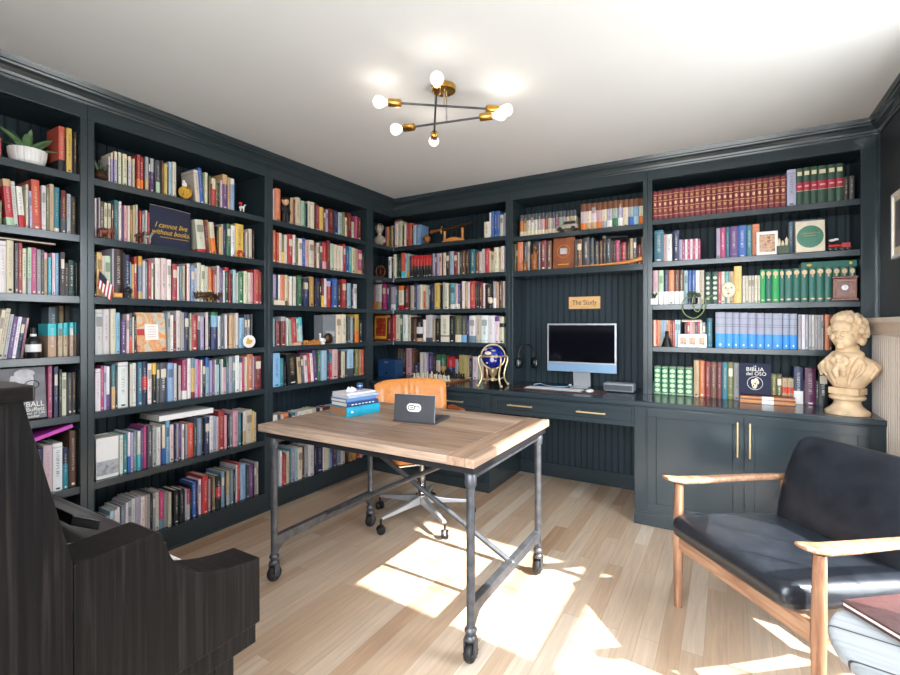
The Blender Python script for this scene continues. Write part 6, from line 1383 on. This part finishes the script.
v = tp + R2 @ Vector((.15, .08, 0)); t = thing('blue_cup', 'small blue cup standing on the book stack on the table', 'cup', (v.x, v.y, zz)); m = MB(); m.lathe([(.012, 0), (.015, .003), (.016, .036), (.014, .036), (.012, .006)], n=18); m.build('cup_body', 'navy', t, smooth=True); m = MB(); m.lathe([(.0165, .018), (.0168, .019), (.0168, .024), (.0165, .025)]); m.build('rim_band', 'bluealu', t, smooth=True)
for i, (x, y, s) in enumerate(((.06, .05, 1.), (.10, .075, .8))):
    v = tp + R2 @ Vector((x, y, 0)); t = thing('paper_origami', ('white folded paper figure nearer the camera on the book stack', 'white folded paper figure beside the blue cup on the book stack')[i], 'paper figure', (v.x, v.y, zz), .6*i, 'paper figures on the book stack')
    m = MB(); m.add([(-.02*s, -.012*s, 0), (.02*s, -.012*s, 0), (.02*s, .012*s, 0), (-.02*s, .012*s, 0), (-.012*s, 0, .026*s), (.016*s, 0, .016*s)], [(0,1,2,3), (0,4,5,1), (2,5,4,3), (0,3,4), (1,5,2)]); m.build('folded_sheet', 'white', t)
# laptop: lid turned to us
bl = on_z(392.6, 422, TZ); br = on_z(436.5, 423.2, TZ); d = br-bl; ang = math.atan2(d.y, d.x)*.4; W = d.length
t = thing('laptop', 'small open grey laptop with a white sticker on its lid, on the table', 'laptop', (bl.x, bl.y, TZ+.0005), ang)
Hl = .130; tilt = math.radians(-6)
box(-.006, W+.006, .012, .205, 0, .012).build('keyboard_base', 'darkgrey', t, bevel=.002); 
m = MB()
for i in range(4):
    for j in range(12): m.box(.008+j*(W-.016)/12+.001, .008+(j+1)*(W-.016)/12-.001, .035+i*.02, .035+i*.02+.018, .0122, .0138)
m.build('keycaps', 'black', t)
def tilted(mb): mb.xf = Matrix.Translation((0, .014, .008)) @ Matrix.Rotation(tilt, 4, 'X'); return mb
lid = tilted(MB()).box(0, W, -.006, 0, 0, Hl).build('lid', 'darkgrey', t, bevel=.0025, seg=3)
tilted(MB()).box(.006, W-.006, .0002, .001, .008, Hl-.006).build('screen', 'screen', t)
m = tilted(MB()); m.box(-.0005, W+.0005, -.005, -.0005, Hl, Hl+.002).box(W, W+.0015, -.005, -.0005, 0, Hl); m.build('lid_edge', 'alu', t)
def stadium(w, h, n=10): return [(w/2-h/2 + h/2*math.cos(-PI/2+PI*i/n), h/2*math.sin(-PI/2+PI*i/n)) for i in range(n+1)] + [(-w/2+h/2 + h/2*math.cos(PI/2+PI*i/n), h/2*math.sin(PI/2+PI*i/n)) for i in range(n+1)]
m = tilted(MB()); m.prism([(a+W*.5, b+Hl*.52) for a, b in stadium(.078, .040)], -.0072, -.0061, 'y'); m.build('sticker', 'white', t)
m = tilted(MB()); m.tube([(a+W*.5-.013, -.0074, b+Hl*.52) for a, b in stadium(.036, .020)], .0022, 6, closed=True); m.build('sticker_loop', 'darkgrey', t)
m = tilted(MB()); m.tube([(W*.5-.020, -.0074, Hl*.52), (W*.5-.002, -.0074, Hl*.52)], .0020, 6); m.build('sticker_bar', 'darkgrey', t)
m = tilted(MB()); m.tube([(W*.5+.002, -.0074, Hl*.52-.008), (W*.5+.008, -.0074, Hl*.52+.008), (W*.5+.024, -.0074, Hl*.52+.009), (W*.5+.030, -.0074, Hl*.52+.002)], .0022, 6); m.build('sticker_swoosh', 'black', t)
# ================================================================== light, sky, camera
wd = bpy.data.worlds.new('World'); SC.world = wd; wd.use_nodes = True
nt = wd.node_tree; bg = nt.nodes['Background']
bg.inputs['Strength'].default_value = SKY
tcw = N(nt, 'ShaderNodeTexCoord'); spw = N(nt, 'ShaderNodeSeparateXYZ'); nt.links.new(tcw.outputs['Generated'], spw.inputs[0])
rw = N(nt, 'ShaderNodeValToRGB'); rw.color_ramp.elements[0].position = .46; rw.color_ramp.elements[0].color = (.46, .47, .46, 1); rw.color_ramp.elements[1].position = .54; rw.color_ramp.elements[1].color = (.86, .93, 1., 1)
mw = N(nt, 'ShaderNodeMath', operation='MULTIPLY_ADD'); mw.inputs[1].default_value = .5; mw.inputs[2].default_value = .5
nt.links.new(spw.outputs['Z'], mw.inputs[0]); nt.links.new(mw.outputs[0], rw.inputs['Fac']); nt.links.new(rw.outputs['Color'], bg.inputs['Color'])
sd = bpy.data.lights.new('sun', 'SUN'); sd.energy = SUN; sd.angle = math.radians(.8); sd.color = (1, .96, .91)
so = bpy.data.objects.new('sun', sd); COL.objects.link(so)
so.rotation_euler = Vector((-1, .07, -.9235)).to_track_quat('-Z', 'Y').to_euler()
def portal(name, x, y, sx, sy, loc, rot):
    l = bpy.data.lights.new(name, 'AREA'); l.shape = 'RECTANGLE'; l.size = sx; l.size_y = sy; l.cycles.is_portal = True
    o = bpy.data.objects.new(name, l); COL.objects.link(o); o.location = loc; o.rotation_euler = rot
portal('window_sky', 0, 0, W1[3]-W1[2], W1[1]-W1[0], (XR+.11, (W1[0]+W1[1])/2, (W1[2]+W1[3])/2), (0, PI/2, 0))
portal('front_window_sky', 0, 0, W2[1]-W2[0], W2[3]-W2[2], ((W2[0]+W2[1])/2, YF-.11, (W2[2]+W2[3])/2), (PI/2, 0, 0))
cd = bpy.data.cameras.new('camera'); cd.sensor_width = 36; cd.lens = 36 * F / 900; cd.shift_y = -(337.5 - HZ) / 900; cd.clip_start = .02
co = bpy.data.objects.new('camera', cd); COL.objects.link(co); co.location = (0, 0, H); co.rotation_euler = (PI/2, 0, math.radians(30.57)); SC.camera = co
SC.view_settings.view_transform = 'Standard'; SC.view_settings.look = 'None'; SC.view_settings.gamma = 1; SC.view_settings.use_curve_mapping = False
SC.view_settings.exposure = EXPO
SC.cycles.use_denoising = True; SC.cycles.max_bounces = 10; SC.cycles.diffuse_bounces = 6; SC.cycles.sample_clamp_indirect = 6
SC.cycles.caustics_reflective = False; SC.cycles.caustics_refractive = False
